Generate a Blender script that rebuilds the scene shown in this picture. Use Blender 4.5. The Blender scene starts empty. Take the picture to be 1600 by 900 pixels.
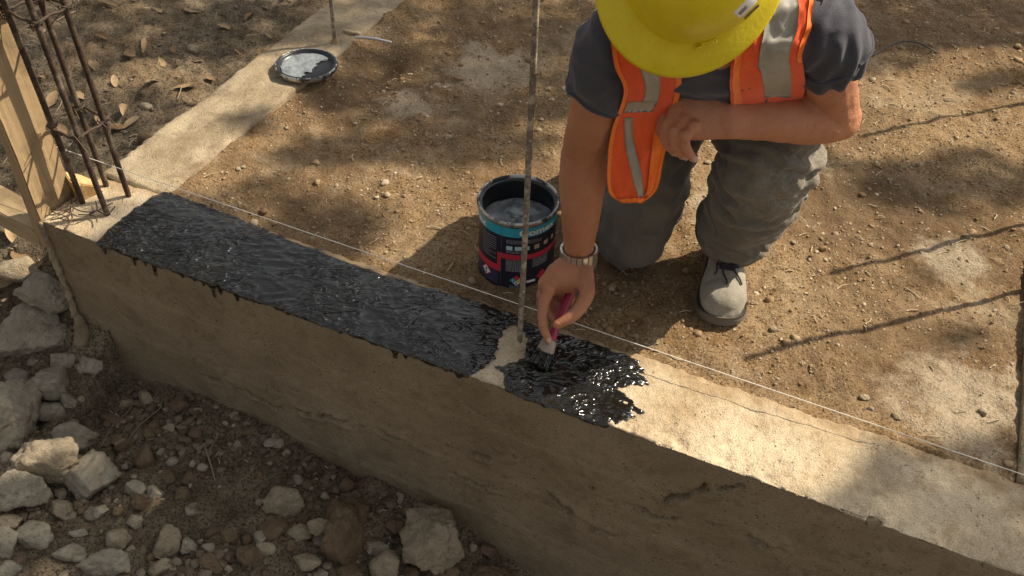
import bpy, bmesh, math, random
import numpy as np
from mathutils import Vector, Matrix
from mathutils.bvhtree import BVHTree

random.seed(7); RNG = np.random.default_rng(7)
SC = bpy.context.scene
COL = SC.collection

# ------------------------------------------------------------------ camera
F_PX, PITCH, ROLL, CAM_H = 1480.0, math.radians(42.7), math.radians(2.0), 1.41
FWD = np.array([0, math.cos(PITCH), -math.sin(PITCH)])
_r0 = np.array([1.0, 0, 0]); _u0 = np.cross(_r0, FWD)
RGT = _r0 * math.cos(ROLL) + _u0 * math.sin(ROLL)
UPV = _u0 * math.cos(ROLL) - _r0 * math.sin(ROLL)
EYE = np.array([0, 0, CAM_H])
cd = bpy.data.cameras.new('camera'); cam = bpy.data.objects.new('camera', cd); COL.objects.link(cam)
cd.sensor_width = 36.0; cd.lens = 36.0 * F_PX / 1600.0; cd.clip_start = 0.05; cd.clip_end = 500
cam.matrix_world = Matrix(((RGT[0], UPV[0], -FWD[0], EYE[0]), (RGT[1], UPV[1], -FWD[1], EYE[1]),
                           (RGT[2], UPV[2], -FWD[2], EYE[2]), (0, 0, 0, 1)))
SC.camera = cam

# ------------------------------------------------------------------ light
SUN_EL, SUN_AZ = math.radians(46), math.radians(69.8)          # azimuth measured from +Y towards +X
SUN = np.array([math.sin(SUN_AZ) * math.cos(SUN_EL), math.cos(SUN_AZ) * math.cos(SUN_EL), math.sin(SUN_EL)])
w = bpy.data.worlds.new('World'); SC.world = w; w.use_nodes = True
nt = w.node_tree; bg = nt.nodes['Background']; sky = nt.nodes.new('ShaderNodeTexSky')
sky.sky_type = 'NISHITA'; sky.sun_disc = False; sky.sun_elevation = SUN_EL; sky.sun_rotation = SUN_AZ
sky.air_density = 1.0; sky.dust_density = 3.5; sky.ozone_density = 0.6
hs = nt.nodes.new('ShaderNodeHueSaturation'); hs.inputs['Saturation'].default_value = 0.12      # thin haze: a whiter sky
nt.links.new(sky.outputs[0], hs.inputs['Color']); nt.links.new(hs.outputs[0], bg.inputs[0]); bg.inputs[1].default_value = 0.095
sl = bpy.data.lights.new('sun', 'SUN'); sl.energy = 5.0; sl.angle = math.radians(0.53); sl.color = (1.0, 0.88, 0.70)
so = bpy.data.objects.new('sun', sl); COL.objects.link(so)
so.rotation_euler = Vector(SUN).to_track_quat('Z', 'Y').to_euler(); so.location = (6, 3, 8)
vs = SC.view_settings; SC.display_settings.display_device = 'sRGB'
vs.view_transform = 'Standard'; vs.look = 'None'; vs.gamma = 1.0; vs.use_curve_mapping = False; vs.exposure = 0.5
SC.render.engine = 'CYCLES'; SC.cycles.use_denoising = True; SC.cycles.max_bounces = 6
SC.cycles.sample_clamp_indirect = 4.0

# ------------------------------------------------------------------ pixel to place
def ray(px, py): return FWD + RGT * (px - 800) / F_PX - UPV * (py - 450) / F_PX
def at(px, py, z=0.0):
    d = ray(px, py); return EYE + d * ((z - CAM_H) / d[2])
def dep(px, py, depth): return EYE + ray(px, py) * depth
def aty(px, py, y):
    d = ray(px, py); return EYE + d * (y / d[1])

# ------------------------------------------------------------------ noise
_perm = np.random.default_rng(3).permutation(512).astype(np.int64)
_perm = np.concatenate([_perm, _perm, _perm])
_grad = np.random.default_rng(4).normal(size=(512, 3)); _grad /= np.linalg.norm(_grad, axis=1)[:, None]
def pn(x, y, z=0.0):
    x, y, z = np.broadcast_arrays(np.asarray(x, float), np.asarray(y, float), np.asarray(z, float))
    xi, yi, zi = np.floor(x).astype(np.int64), np.floor(y).astype(np.int64), np.floor(z).astype(np.int64)
    xf, yf, zf = x - xi, y - yi, z - zi
    f = lambda t: t * t * t * (t * (t * 6 - 15) + 10)
    u, v, q = f(xf), f(yf), f(zf)
    def g(a, b, c):
        h = _perm[(_perm[(_perm[(xi + a) & 511] + yi + b) & 511] + zi + c) & 511]
        gr = _grad[h]
        return gr[..., 0] * (xf - a) + gr[..., 1] * (yf - b) + gr[..., 2] * (zf - c)
    l = lambda a, b, t: a + (b - a) * t
    return 1.5 * l(l(l(g(0,0,0), g(1,0,0), u), l(g(0,1,0), g(1,1,0), u), v),
             l(l(g(0,0,1), g(1,0,1), u), l(g(0,1,1), g(1,1,1), u), v), q)
def fbm(x, y, z=0.0, o=4, k=0.5):
    s = 0; a = 1.0; fr = 1.0
    for i in range(o):
        s = s + a * pn(np.asarray(x) * fr + 17.3 * i, np.asarray(y) * fr - 9.1 * i, np.asarray(z) * fr + 3.7 * i); a *= k; fr *= 2.03
    return s
def sstep(a, b, x):
    t = np.clip((np.asarray(x, float) - a) / (b - a), 0, 1); return t * t * (3 - 2 * t)

# ------------------------------------------------------------------ mesh helpers
class MB:
    def __init__(s): s.v = []; s.f = []; s.n = 0
    def add(s, V, F):
        V = np.asarray(V, float)
        if isinstance(F, np.ndarray): F = [F]
        for f in F:
            f = np.asarray(f, np.int64)
            if f.size: s.f.append(f + s.n)
        s.v.append(V); s.n += len(V); return s
    def verts(s): return np.concatenate(s.v)
def mesh_np(name, V, Fs, smooth=True):
    me = bpy.data.meshes.new(name)
    V = np.asarray(V, np.float32)
    if isinstance(Fs, np.ndarray): Fs = [Fs]
    Fs = [f for f in Fs if len(f)]
    tot = np.concatenate([np.full(len(f), f.shape[1], np.int32) for f in Fs])
    lp = np.concatenate([f.astype(np.int32).ravel() for f in Fs])
    st = np.concatenate([[0], np.cumsum(tot)[:-1]]).astype(np.int32)
    me.vertices.add(len(V)); me.vertices.foreach_set('co', V.ravel())
    me.loops.add(len(lp)); me.loops.foreach_set('vertex_index', lp)
    me.polygons.add(len(tot)); me.polygons.foreach_set('loop_start', st); me.polygons.foreach_set('loop_total', tot)
    me.polygons.foreach_set('use_smooth', np.full(len(tot), bool(smooth)))
    me.update(calc_edges=True); me.validate(); return me
def put(name, mesh, mat=None, parent=None, loc=None):
    o = bpy.data.objects.new(name, mesh); COL.objects.link(o)
    if mat is not None:
        mesh.materials.clear(); mesh.materials.append(mat)
    if parent is not None: o.parent = parent
    if loc is not None: o.location = loc
    return o
def world_base(parent):
    b = np.zeros(3)
    while parent is not None:
        b += np.array(parent.location); parent = parent.parent
    return b
def build(name, mb, mat, parent=None, smooth=True):
    """one mesh object from world-space shapes; under a parent it is stored relative to the parent's base"""
    return put(name, mesh_np(name, mb.verts() - world_base(parent), mb.f, smooth), mat, parent)
def tag(o, label=None, cat=None, group=None, kind=None):
    for k, v in (('label', label), ('category', cat), ('group', group), ('kind', kind)):
        if v: o[k] = v
    return o
def thing(name, loc, label, cat, group=None):
    o = bpy.data.objects.new(name, None); COL.objects.link(o); o.location = tuple(loc); o.empty_display_size = 0.05
    return tag(o, label, cat, group)
def gridf(nu, nv, cu=False, cv=False):
    i = np.arange(nu if cu else nu - 1)[:, None]; j = np.arange(nv if cv else nv - 1)[None, :]
    a = i * nv + j; b = ((i + 1) % nu) * nv + j; c = ((i + 1) % nu) * nv + (j + 1) % nv; d = i * nv + (j + 1) % nv
    return np.stack([np.broadcast_to(q, (a.shape[0], j.shape[1])).ravel() for q in (a, b, c, d)], 1)
def catmull(P, n):
    P = np.asarray(P, float)
    if len(P) < 3:
        t = np.linspace(0, 1, n)[:, None]; return P[0] * (1 - t) + P[-1] * t
    Q = np.vstack([2 * P[0] - P[1], P, 2 * P[-1] - P[-2]])
    t = np.linspace(0, len(P) - 1 - 1e-9, n); k = t.astype(int); u = (t - k)[:, None]
    a, b, c, d = Q[k], Q[k + 1], Q[k + 2], Q[k + 3]
    return 0.5 * (2 * b + (c - a) * u + (2 * a - 5 * b + 4 * c - d) * u**2 + (3 * b - a - 3 * c + d) * u**3)
def tube(P, R, n=12, m=None, ref=(0.3, 0.2, 1), cap=1.0, close=True):
    """swept tube along P; R is a radius or a pair (along ref, across) per point; rounded caps"""
    P = np.asarray(P, float); R = np.asarray([(r, r) if np.isscalar(r) else r for r in (R if hasattr(R, '__len__') else [R] * len(P))], float)
    if m is None: m = max(2, (len(P) - 1) * 4 + 1)
    if m != len(P):
        X = catmull(np.hstack([P, R]), m); P, R = X[:, :3], np.maximum(X[:, 3:], 1e-4)
    T = np.gradient(P, axis=0); T /= np.linalg.norm(T, axis=1)[:, None] + 1e-12
    if cap and close:
        e = []
        for end, sg in ((0, -1), (-1, 1)):
            rr = R[end].mean() * cap
            q = [(P[end] + sg * T[end] * rr * math.sin(a), R[end] * max(math.cos(a), 0.05), T[end]) for a in (0.5, 0.95, 1.3, 1.52)]
            e.append(q)
        P = np.vstack([[a[0] for a in reversed(e[0])], P, [a[0] for a in e[1]]])
        R = np.vstack([[a[1] for a in reversed(e[0])], R, [a[1] for a in e[1]]])
        T = np.vstack([[a[2] for a in reversed(e[0])], T, [a[2] for a in e[1]]])
    ref = np.asarray(ref, float)
    A = ref - T * (T @ ref)[:, None]; A /= np.linalg.norm(A, axis=1)[:, None] + 1e-12; B = np.cross(T, A)
    th = np.linspace(0, 2 * math.pi, n, endpoint=False)
    V = P[:, None] + A[:, None] * (R[:, 0:1] * np.cos(th))[..., None] + B[:, None] * (R[:, 1:2] * np.sin(th))[..., None]
    k = len(P); V = V.reshape(-1, 3); Fs = [gridf(k, n, False, True)]
    if close:
        V = np.vstack([V, P[0], P[-1]]); a = np.arange(n); b = (a + 1) % n
        Fs += [np.stack([np.full(n, k * n), b, a], 1), np.stack([np.full(n, k * n + 1), (k - 1) * n + a, (k - 1) * n + b], 1)]
    return V, Fs
def ellipsoid(c, axes, nu=16, nv=24):
    """axes: three vectors"""
    c = np.asarray(c, float); ax = np.asarray(axes, float)
    u = np.linspace(0.02, math.pi - 0.02, nu); v = np.linspace(0, 2 * math.pi, nv, endpoint=False)
    D = np.stack([np.outer(np.sin(u), np.cos(v)), np.outer(np.sin(u), np.sin(v)), np.outer(np.cos(u), np.ones(nv))], -1).reshape(-1, 3)
    V = np.vstack([c + D @ ax, c + ax[2], c - ax[2]]); a = np.arange(nv); b = (a + 1) % nv; k = nu * nv
    return V, [gridf(nu, nv, False, True), np.stack([np.full(nv, k), a, b], 1), np.stack([np.full(nv, k + 1), (nu - 1) * nv + b, (nu - 1) * nv + a], 1)]
def boxv(c, ex, ey, ez, bev=0.0):
    """oriented box from centre and three half-vectors, with a chamfer"""
    bm = bmesh.new(); bmesh.ops.create_cube(bm, size=2)
    if bev > 0: pass
    c = np.asarray(c, float); L = [np.linalg.norm(e) for e in (ex, ey, ez)]
    for v in bm.verts: v.co = Vector((v.co.x * L[0], v.co.y * L[1], v.co.z * L[2]))
    if bev > 0: bmesh.ops.bevel(bm, geom=list(bm.edges), offset=bev, segments=2, affect='EDGES')
    bm.verts.index_update(); U = np.array([np.asarray(e, float) / l for e, l in zip((ex, ey, ez), L)])
    V = np.array([v.co[:] for v in bm.verts]) @ U + c; by = {}
    for f in bm.faces: by.setdefault(len(f.verts), []).append([v.index for v in f.verts])
    bm.free(); return V, [np.array(x) for x in by.values()]
_ico = {}
def ico(sub):
    if sub not in _ico:
        bm = bmesh.new(); bmesh.ops.create_icosphere(bm, subdivisions=sub, radius=1)
        _ico[sub] = (np.array([v.co[:] for v in bm.verts]), np.array([[v.index for v in f.verts] for f in bm.faces])); bm.free()
    return _ico[sub]
def vnormals(V, Fq):
    N = np.zeros_like(V)
    for f in ([Fq] if isinstance(Fq, np.ndarray) else Fq):
        n = np.cross(V[f[:, 2]] - V[f[:, 0]], V[f[:, -1]] - V[f[:, 1]])
        for k in range(f.shape[1]): np.add.at(N, f[:, k], n)
    return N / (np.linalg.norm(N, axis=1)[:, None] + 1e-12)
def remesh(mb, voxel, it=6, fac=0.5):
    """union of overlapping closed shapes as one continuous surface"""
    me = mesh_np('tmp', mb.verts(), mb.f); o = put('tmp', me)
    m = o.modifiers.new('r', 'REMESH'); m.mode = 'VOXEL'; m.voxel_size = voxel
    if it:
        s = o.modifiers.new('s', 'SMOOTH'); s.factor = fac; s.iterations = it
    dg = bpy.context.evaluated_depsgraph_get(); dg.update()
    m2 = bpy.data.meshes.new_from_object(o.evaluated_get(dg))
    V = np.zeros(len(m2.vertices) * 3, np.float32); m2.vertices.foreach_get('co', V); V = V.reshape(-1, 3).astype(float)
    ls = np.zeros(len(m2.loops), np.int32); m2.loops.foreach_get('vertex_index', ls)
    lt = np.zeros(len(m2.polygons), np.int32); m2.polygons.foreach_get('loop_total', lt)
    assert (lt == 4).all(); Fq = ls.reshape(-1, 4)
    bpy.data.objects.remove(o); bpy.data.meshes.remove(me); bpy.data.meshes.remove(m2)
    return V, Fq
def bvh(V, Fs):
    if isinstance(Fs, np.ndarray): Fs = [Fs]
    return BVHTree.FromPolygons([tuple(v) for v in V], [tuple(int(i) for i in r) for f in Fs for r in f])

# ------------------------------------------------------------------ materials
class NT:
    def __init__(s, name):
        s.m = bpy.data.materials.new(name); s.m.use_nodes = True; s.t = s.m.node_tree
        s.b = s.t.nodes['Principled BSDF']; s.out = s.t.nodes['Material Output']; s.c = s.t.nodes.new('ShaderNodeTexCoord')
        s.co = s.c.outputs['Object']
    def n(s, typ, **kw):
        x = s.t.nodes.new(typ)
        for k, v in kw.items(): setattr(x, k, v)
        return x
    def l(s, a, b): s.t.links.new(a, b)
    def map(s, scale=(1, 1, 1), rot=(0, 0, 0), src=None):
        x = s.n('ShaderNodeMapping'); x.inputs['Scale'].default_value = scale; x.inputs['Rotation'].default_value = rot
        s.l(src or s.co, x.inputs['Vector']); return x.outputs[0]
    def noise(s, scale, detail=4, rough=0.55, vec=None, dist=0.0, out='Fac'):
        x = s.n('ShaderNodeTexNoise'); x.inputs['Scale'].default_value = scale; x.inputs['Detail'].default_value = detail
        x.inputs['Roughness'].default_value = rough; x.inputs['Distortion'].default_value = dist
        s.l(vec or s.co, x.inputs['Vector']); return x.outputs[out]
    def voro(s, scale, feature='F1', vec=None, out='Distance', rnd=1.0):
        x = s.n('ShaderNodeTexVoronoi', feature=feature); x.inputs['Scale'].default_value = scale
        x.inputs['Randomness'].default_value = rnd
        s.l(vec or s.co, x.inputs['Vector']); return x.outputs[out]
    def ramp(s, src, stops):
        x = s.n('ShaderNodeValToRGB'); e = x.color_ramp.elements
        while len(e) > 1: e.remove(e[-1])
        e[0].position = stops[0][0]; c = stops[0][1]; e[0].color = (c, c, c, 1) if np.isscalar(c) else (*c, 1)
        for p, c in stops[1:]:
            q = e.new(p); q.color = (c, c, c, 1) if np.isscalar(c) else (*c, 1)
        s.l(src, x.inputs[0]); return x.outputs[0]
    def mix(s, fac, a, b, blend='MIX'):
        x = s.n('ShaderNodeMix', data_type='RGBA', blend_type=blend)
        for i, v in ((0, fac), (6, a), (7, b)):
            if hasattr(v, 'links') or hasattr(v, 'is_linked'): s.l(v, x.inputs[i])
            else: x.inputs[i].default_value = v if np.isscalar(v) else (*v, 1)
        return x.outputs[2]
    def math(s, op, a, b=0.0, clamp=False):
        x = s.n('ShaderNodeMath', operation=op, use_clamp=clamp)
        for i, v in ((0, a), (1, b)):
            if hasattr(v, 'is_linked'): s.l(v, x.inputs[i])
            else: x.inputs[i].default_value = v
        return x.outputs[0]
    def bump(s, h, dist, strength=1.0, prev=None):
        x = s.n('ShaderNodeBump'); x.inputs['Distance'].default_value = dist; x.inputs['Strength'].default_value = strength
        s.l(h, x.inputs['Height'])
        if prev is not None: s.l(prev, x.inputs['Normal'])
        return x.outputs[0]
    def set(s, color=None, rough=None, normal=None, metal=None, spec=None, **kw):
        for k, v in (('Base Color', color), ('Roughness', rough), ('Normal', normal), ('Metallic', metal), ('Specular IOR Level', spec)) + tuple(kw.items()):
            if v is None: continue
            i = s.b.inputs[k]
            if hasattr(v, 'is_linked'): s.l(v, i)
            elif np.isscalar(v): i.default_value = v
            else: i.default_value = (*v, 1) if len(v) == 3 and i.type == 'RGBA' else v
        return s.m
def plain(name, color, rough=0.6, metal=0.0, vary=0.25, nscale=40, bump=0.0005, spec=0.5):
    k = NT(name); n1 = k.noise(nscale, 5); n2 = k.noise(nscale * 0.22, 3)
    c = np.array(color)
    col = k.mix(k.math('MULTIPLY', k.math('ADD', n1, n2), 0.5), tuple(c * (1 - vary)), tuple(np.minimum(c * (1 + vary), 0.95)))
    return k.set(col, rough, k.bump(n1, bump), metal, spec)
def objrand(k):
    return k.n('ShaderNodeObjectInfo').outputs['Random']
# ------------------------------------------------------------------ layout of the foundation
O2 = np.array([-1.078, 1.666]); E1 = np.array([0.9205, -0.3908]); E2 = np.array([0.3908, 0.9205])
BW, LW, BZ = 0.20, 0.185, 0.030            # front beam width, side beam width, height of the beam tops
def st(p): d = np.asarray(p)[..., :2] - O2; return d @ E1, d @ E2
def xy(s, t): return O2 + np.asarray(s)[..., None] * E1 + np.asarray(t)[..., None] * E2
def pst(px, py, z=BZ): s, t = st(at(px, py, z)); return (float(s), float(t))
def on_front(px, py):
    d = ray(px, py); a = np.array([E2[0], E2[1], 0]); k = ((np.append(O2, 0) - EYE) @ a) / (d @ a); p = EYE + d * k
    return float(st(p)[0]), float(p[2])
def ztop(s, t):
    return BZ + 0.006 * fbm(s * 4, t * 5, 1.0, 3) + 0.0016 * fbm(s * 22, t * 22, 5.0, 3) + (0.0004 + 0.0016 * sstep(1.3, 1.5, s)) * fbm(s * 75, t * 75, 15.0, 2) - 0.009 * sstep(1.45, 1.9, s) * np.clip(fbm(s * 9, t * 9, 2.0, 3), 0, 1)
def trench(s): return np.interp(s, [-1.5, -0.3, 0.0, 0.5, 0.9, 1.1, 1.3, 1.8, 3], [-0.36, -0.42, -0.47, -0.42, -0.48, -0.53, -0.62, -0.68, -0.7])
def ground_z(x, y, fine=True):
    P = np.stack([x, y], -1); s, t = st(P)
    inner = 0.004 + 0.012 * fbm(x * 2.1, y * 2.1, 0.3, 3) + 0.016 * np.exp(-np.clip(t - BW, 0, 9) / 0.06) * (0.75 + 0.7 * fbm(x * 8, y * 8, 7, 3)) \
        + 0.016 * np.exp(-np.clip(s - LW, 0, 9) / 0.06) * (0.75 + 0.6 * fbm(x * 9, y * 9, 9, 3))
    # a scooped hollow in the soil by the side beam
    hx, hy = at(600, 104, 0)[:2]; inner = inner - 0.045 * np.exp(-(((x - hx) / 0.075)**2 + ((y - hy) / 0.11)**2)) 
    # the low undercut along the sunny stretch of the front beam
    ux, uy = at(1235, 618, 0)[:2]; inner = inner - 0.02 * np.exp(-(((x - ux) / 0.11)**2 + ((y - uy) / 0.035)**2))
    left = -0.13 + 0.05 * fbm(x * 1.7, y * 1.7, 3.3, 3) - 0.10 * np.exp(-((t + 0.0) / 0.35)**2)
    tr = trench(s) + 0.035 * fbm(x * 3.5, y * 3.5, 6.1, 3) + 0.05 * sstep(0.0, -0.6, t)
    wl = sstep(0.11, 0.07, s) ; wt = sstep(0.12, 0.06, t) if True else 0
    outer = left * sstep(-0.25, 0.15, t) + tr * (1 - sstep(-0.25, 0.15, t))
    outer = np.where(s > 0.09, tr, outer)
    io = np.minimum(sstep(0.07, 0.12, t), sstep(0.07, 0.11, s))
    z = inner * io + outer * (1 - io)
    inb = np.maximum(sstep(BW, BW - 0.02, t) * (t > -0.0), sstep(LW, LW - 0.02, s) * (s > 0.0) * (t > 0)); inb = np.maximum(inb, sstep(2.075, 2.10, s) * (t > 0)); z = np.where(inb > 0, np.minimum(z, BZ - 0.004 - 0.03 * inb), z)
    if fine:
        g = 0.0085 * fbm(x * 14, y * 14, 1.7, 4) + 0.0035 * fbm(x * 52, y * 52, 4.4, 2)
        rid = 1 - np.abs(pn(x * 31, y * 31, 8.8)); z = z + g * (1 + 0.9 * (1 - io)) + 0.004 * (rid**4) * (1 - io)
    return z
def gz(x, y): return float(ground_z(np.array([x]), np.array([y]))[0])
def drop(px, py, z0=-0.45):
    """the ground point seen at a pixel"""
    z = z0
    for _ in range(12): p = at(px, py, z); z = 0.5 * z + 0.5 * gz(p[0], p[1])
    p = at(px, py, z); p[2] = gz(p[0], p[1]); return p

# ------------------------------------------------------------------ materials of the setting
def mat_soil():
    k = NT('soil'); pos = k.n('ShaderNodeNewGeometry').outputs['Position']; k.co = pos
    big = k.noise(2.2, 4, 0.6); mid = k.noise(14, 5, 0.65); fine = k.noise(170, 4, 0.7); tiny = k.noise(420, 2, 0.6)
    c = k.mix(k.ramp(big, [(0.36, 0), (0.66, 1)]), (0.200, 0.118, 0.052), (0.31, 0.205, 0.105))
    c = k.mix(k.ramp(mid, [(0.42, 0), (0.75, 1)]), c, (0.37, 0.27, 0.16))
    c = k.mix(k.ramp(k.noise(7, 5, 0.7), [(0.52, 0), (0.70, 0.75)]), c, (0.15, 0.085, 0.040))
    c = k.mix(k.ramp(fine, [(0.36, 1), (0.50, 0)]), c, (0.085, 0.048, 0.022))
    c = k.mix(k.ramp(fine, [(0.56, 0), (0.72, 0.75)]), c, (0.46, 0.35, 0.22))
    dust = k.math('MULTIPLY', k.ramp(k.noise(3.1, 5, 0.62, dist=0.5), [(0.54, 0), (0.68, 0.8)]), k.ramp(k.noise(60, 3), [(0.3, 0.3), (0.6, 1)])); c = k.mix(dust, c, (0.40, 0.315, 0.205))
    c = k.mix(k.ramp(k.noise(1.7, 4, 0.6, dist=0.4), [(0.48, 0), (0.62, 0.75)]), c, (0.125, 0.078, 0.042))
    dn = k.noise(12, 5, 0.7)
    for px_, py_, rad_ in ((760, 108, .16), (640, 165, .09), (1510, 640, .17), (1490, 410, .10), (1230, 250, .12), (1130, 330, .09)):
        dd = k.n('ShaderNodeVectorMath', operation='DISTANCE'); k.l(pos, dd.inputs[0]); dd.inputs[1].default_value = tuple(at(px_, py_, 0.0))
        q_ = k.math('ADD', k.math('DIVIDE', dd.outputs['Value'], rad_), k.math('MULTIPLY', k.math('SUBTRACT', dn, 0.5), 2.6)); c = k.mix(k.math('MULTIPLY', k.ramp(q_, [(0.45, 0.85), (1.0, 0)]), k.ramp(fine, [(0.3, 0.4), (0.6, 1)])), c, (0.43, 0.355, 0.25))
    sp = k.voro(75); spm = k.math('MULTIPLY', k.ramp(sp, [(0.10, 1), (0.20, 0)]), k.ramp(k.noise(28, 2), [(0.50, 0), (0.58, 1)]))
    c = k.mix(spm, c, (0.52, 0.44, 0.33))
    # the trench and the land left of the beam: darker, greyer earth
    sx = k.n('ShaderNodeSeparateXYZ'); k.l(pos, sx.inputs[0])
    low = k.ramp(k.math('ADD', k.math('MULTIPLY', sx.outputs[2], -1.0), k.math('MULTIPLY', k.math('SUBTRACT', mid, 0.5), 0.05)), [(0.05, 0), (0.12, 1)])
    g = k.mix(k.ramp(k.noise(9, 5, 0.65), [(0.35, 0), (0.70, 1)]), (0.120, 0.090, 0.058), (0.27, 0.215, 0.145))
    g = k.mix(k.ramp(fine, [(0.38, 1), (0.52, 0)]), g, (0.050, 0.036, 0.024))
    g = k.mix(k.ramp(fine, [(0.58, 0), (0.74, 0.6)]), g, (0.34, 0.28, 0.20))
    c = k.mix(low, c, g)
    h = k.math('ADD', k.math('ADD', k.math('MULTIPLY', fine, 1.0), k.math('MULTIPLY', mid, 1.6)), k.math('ADD', k.math('MULTIPLY', tiny, 0.4), k.math('MULTIPLY', spm, 0.5)))
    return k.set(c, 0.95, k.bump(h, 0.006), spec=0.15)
def mat_concrete(name, a, b, stain, sc=1.0, pits=0.5, soil_edge=False):
    k = NT(name); k.co = k.n('ShaderNodeNewGeometry').outputs['Position']
    n1 = k.noise(5 * sc, 6, 0.65); n2 = k.noise(45 * sc, 5, 0.7); n3 = k.noise(260, 3, 0.65)
    c = k.mix(k.ramp(n1, [(0.35, 0), (0.65, 1)]), a, b)
    c = k.mix(k.ramp(k.noise(11, 5, 0.7, dist=0.6), [(0.50, 0), (0.72, 0.8)]), c, stain)
    c = k.mix(k.ramp(n2, [(0.30, 0.55), (0.46, 0)]), c, tuple(np.array(a) * 0.55))
    c = k.mix(k.ramp(n3, [(0.30, 0.5), (0.45, 0)]), c, tuple(np.array(a) * 0.45))
    c = k.mix(k.ramp(n3, [(0.58, 0), (0.74, 0.5)]), c, tuple(np.minimum(np.array(b) * 1.3, 0.8)))
    if soil_edge:
        dp = k.n('ShaderNodeVectorMath', operation='DOT_PRODUCT'); k.l(k.co, dp.inputs[0]); dp.inputs[1].default_value = (E2[0], E2[1], 0)
        t_ = k.math('SUBTRACT', dp.outputs['Value'], float(O2 @ E2)); w_ = k.math('ADD', t_, k.math('MULTIPLY', k.math('SUBTRACT', k.noise(13, 5, 0.7), 0.5), 0.22))
        c = k.mix(k.math('MULTIPLY', k.ramp(w_, [(0.145, 0), (0.20, 0.85)]), k.ramp(n3, [(0.25, 0.5), (0.55, 1)])), c, (0.30, 0.20, 0.105))
    pit = k.math('MULTIPLY', k.ramp(k.voro(95), [(0.08, 1), (0.17, 0)]), k.ramp(k.noise(16, 2), [(0.52, 0), (0.60, pits)]))
    c = k.mix(pit, c, tuple(np.array(a) * 0.3))
    hole = k.math('MULTIPLY', k.ramp(k.voro(34), [(0.055, 1), (0.10, 0)]), k.ramp(k.noise(6, 2), [(0.50, 0), (0.56, 1)]))
    c = k.mix(k.ramp(k.noise(520, 2, 0.6), [(0.36, 0.4), (0.5, 0)]), c, tuple(np.array(a) * 0.5))
    h = k.math('ADD', k.math('ADD', n2, k.math('MULTIPLY', n3, 0.6)), k.math('ADD', k.math('MULTIPLY', pit, -1.2), k.math('MULTIPLY', hole, -1.5)))
    return k.set(c, 0.92, k.bump(h, 0.0042), spec=0.2)
M_SOIL = mat_soil()
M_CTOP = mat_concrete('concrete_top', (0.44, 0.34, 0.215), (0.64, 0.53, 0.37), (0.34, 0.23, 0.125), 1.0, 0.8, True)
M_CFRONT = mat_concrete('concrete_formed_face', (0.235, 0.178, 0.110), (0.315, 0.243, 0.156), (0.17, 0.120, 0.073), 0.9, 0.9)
M_CSIDE = mat_concrete('concrete_side_beam', (0.27, 0.21, 0.13), (0.44, 0.355, 0.24), (0.155, 0.105, 0.06), 1.8, 1.0)

def mat_bitumen():
    k = NT('wet_bitumen'); k.co = k.n('ShaderNodeNewGeometry').outputs['Position']
    v = k.map((8, 16, 12), (0, 0, 0.12)); v2 = k.map((60, 110, 60), (0, 0, -0.15))
    a = k.noise(1.0, 3, 0.5, v, 0.8); b = k.noise(1.0, 3, 0.6, v2, 0.6); d = k.noise(3.4, 3); e = k.noise(1.0, 2, 0.5, k.map((17, 34, 24), (0, 0, 0.35)), 0.8)
    ridge = lambda q, m_: k.math('SUBTRACT', 1.0, k.math('ABSOLUTE', k.math('MULTIPLY', k.math('SUBTRACT', q, 0.5), m_)), True)
    pm = k.ramp(k.noise(9, 3, 0.6), [(0.40, 0.08), (0.58, 1)]); st_k = k.noise(1.0, 4, 0.6, k.map((9, 130, 40), (0, 0, 0.40)))
    h = k.math('MULTIPLY', k.math('ADD', k.math('POWER', ridge(a, 11.0), 1.3), k.math('MULTIPLY', k.math('POWER', ridge(e, 11.0), 1.3), 0.7)), pm)
    h = k.math('ADD', h, k.math('ADD', k.math('MULTIPLY', b, 0.05), k.math('MULTIPLY', st_k, 0.09)))
    col = k.mix(k.ramp(d, [(0.4, 0), (0.65, 1)]), (0.009, 0.0085, 0.0065), (0.018, 0.0172, 0.013))
    rough = k.ramp(k.noise(24, 4), [(0.35, 0.07), (0.7, 0.20)])
    return k.set(col, rough, k.bump(h, 0.0054, 1.0), spec=0.85)
M_BIT = mat_bitumen()

# ------------------------------------------------------------------ ground sheet
def axis(lo, hi, step, far):
    mid = np.arange(lo, hi, step); out = []; d = step; x = hi
    while x < far: out.append(x); d *= 1.35; x += d
    neg = []; d = step; x = lo - step
    while x > -far: neg.append(x); d *= 1.35; x -= d
    return np.concatenate([neg[::-1], mid, out])
gx = axis(-1.65, 1.65, 0.0075, 60); gy = axis(0.5, 3.25, 0.0075, 60)
X, Y = np.meshgrid(gx, gy, indexing='ij')
Z = ground_z(X, Y); far = np.maximum(np.abs(X), np.abs(Y - 1.5)); Z = Z * sstep(12, 5, far) - 0.3 * sstep(5, 12, far)
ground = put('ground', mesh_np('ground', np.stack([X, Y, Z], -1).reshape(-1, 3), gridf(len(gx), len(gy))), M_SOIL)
tag(ground, 'brown sandy soil of the building plot and the trench', kind='structure')

def gz(x, y):
    i = int(np.clip(np.searchsorted(gx, x) - 1, 0, len(gx) - 2)); j = int(np.clip(np.searchsorted(gy, y) - 1, 0, len(gy) - 2))
    u = (x - gx[i]) / (gx[i + 1] - gx[i]); v = (y - gy[j]) / (gy[j + 1] - gy[j])
    return float(ZG[i, j] * (1 - u) * (1 - v) + ZG[i + 1, j] * u * (1 - v) + ZG[i, j + 1] * (1 - u) * v + ZG[i + 1, j + 1] * u * v)
ZG = Z
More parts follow.
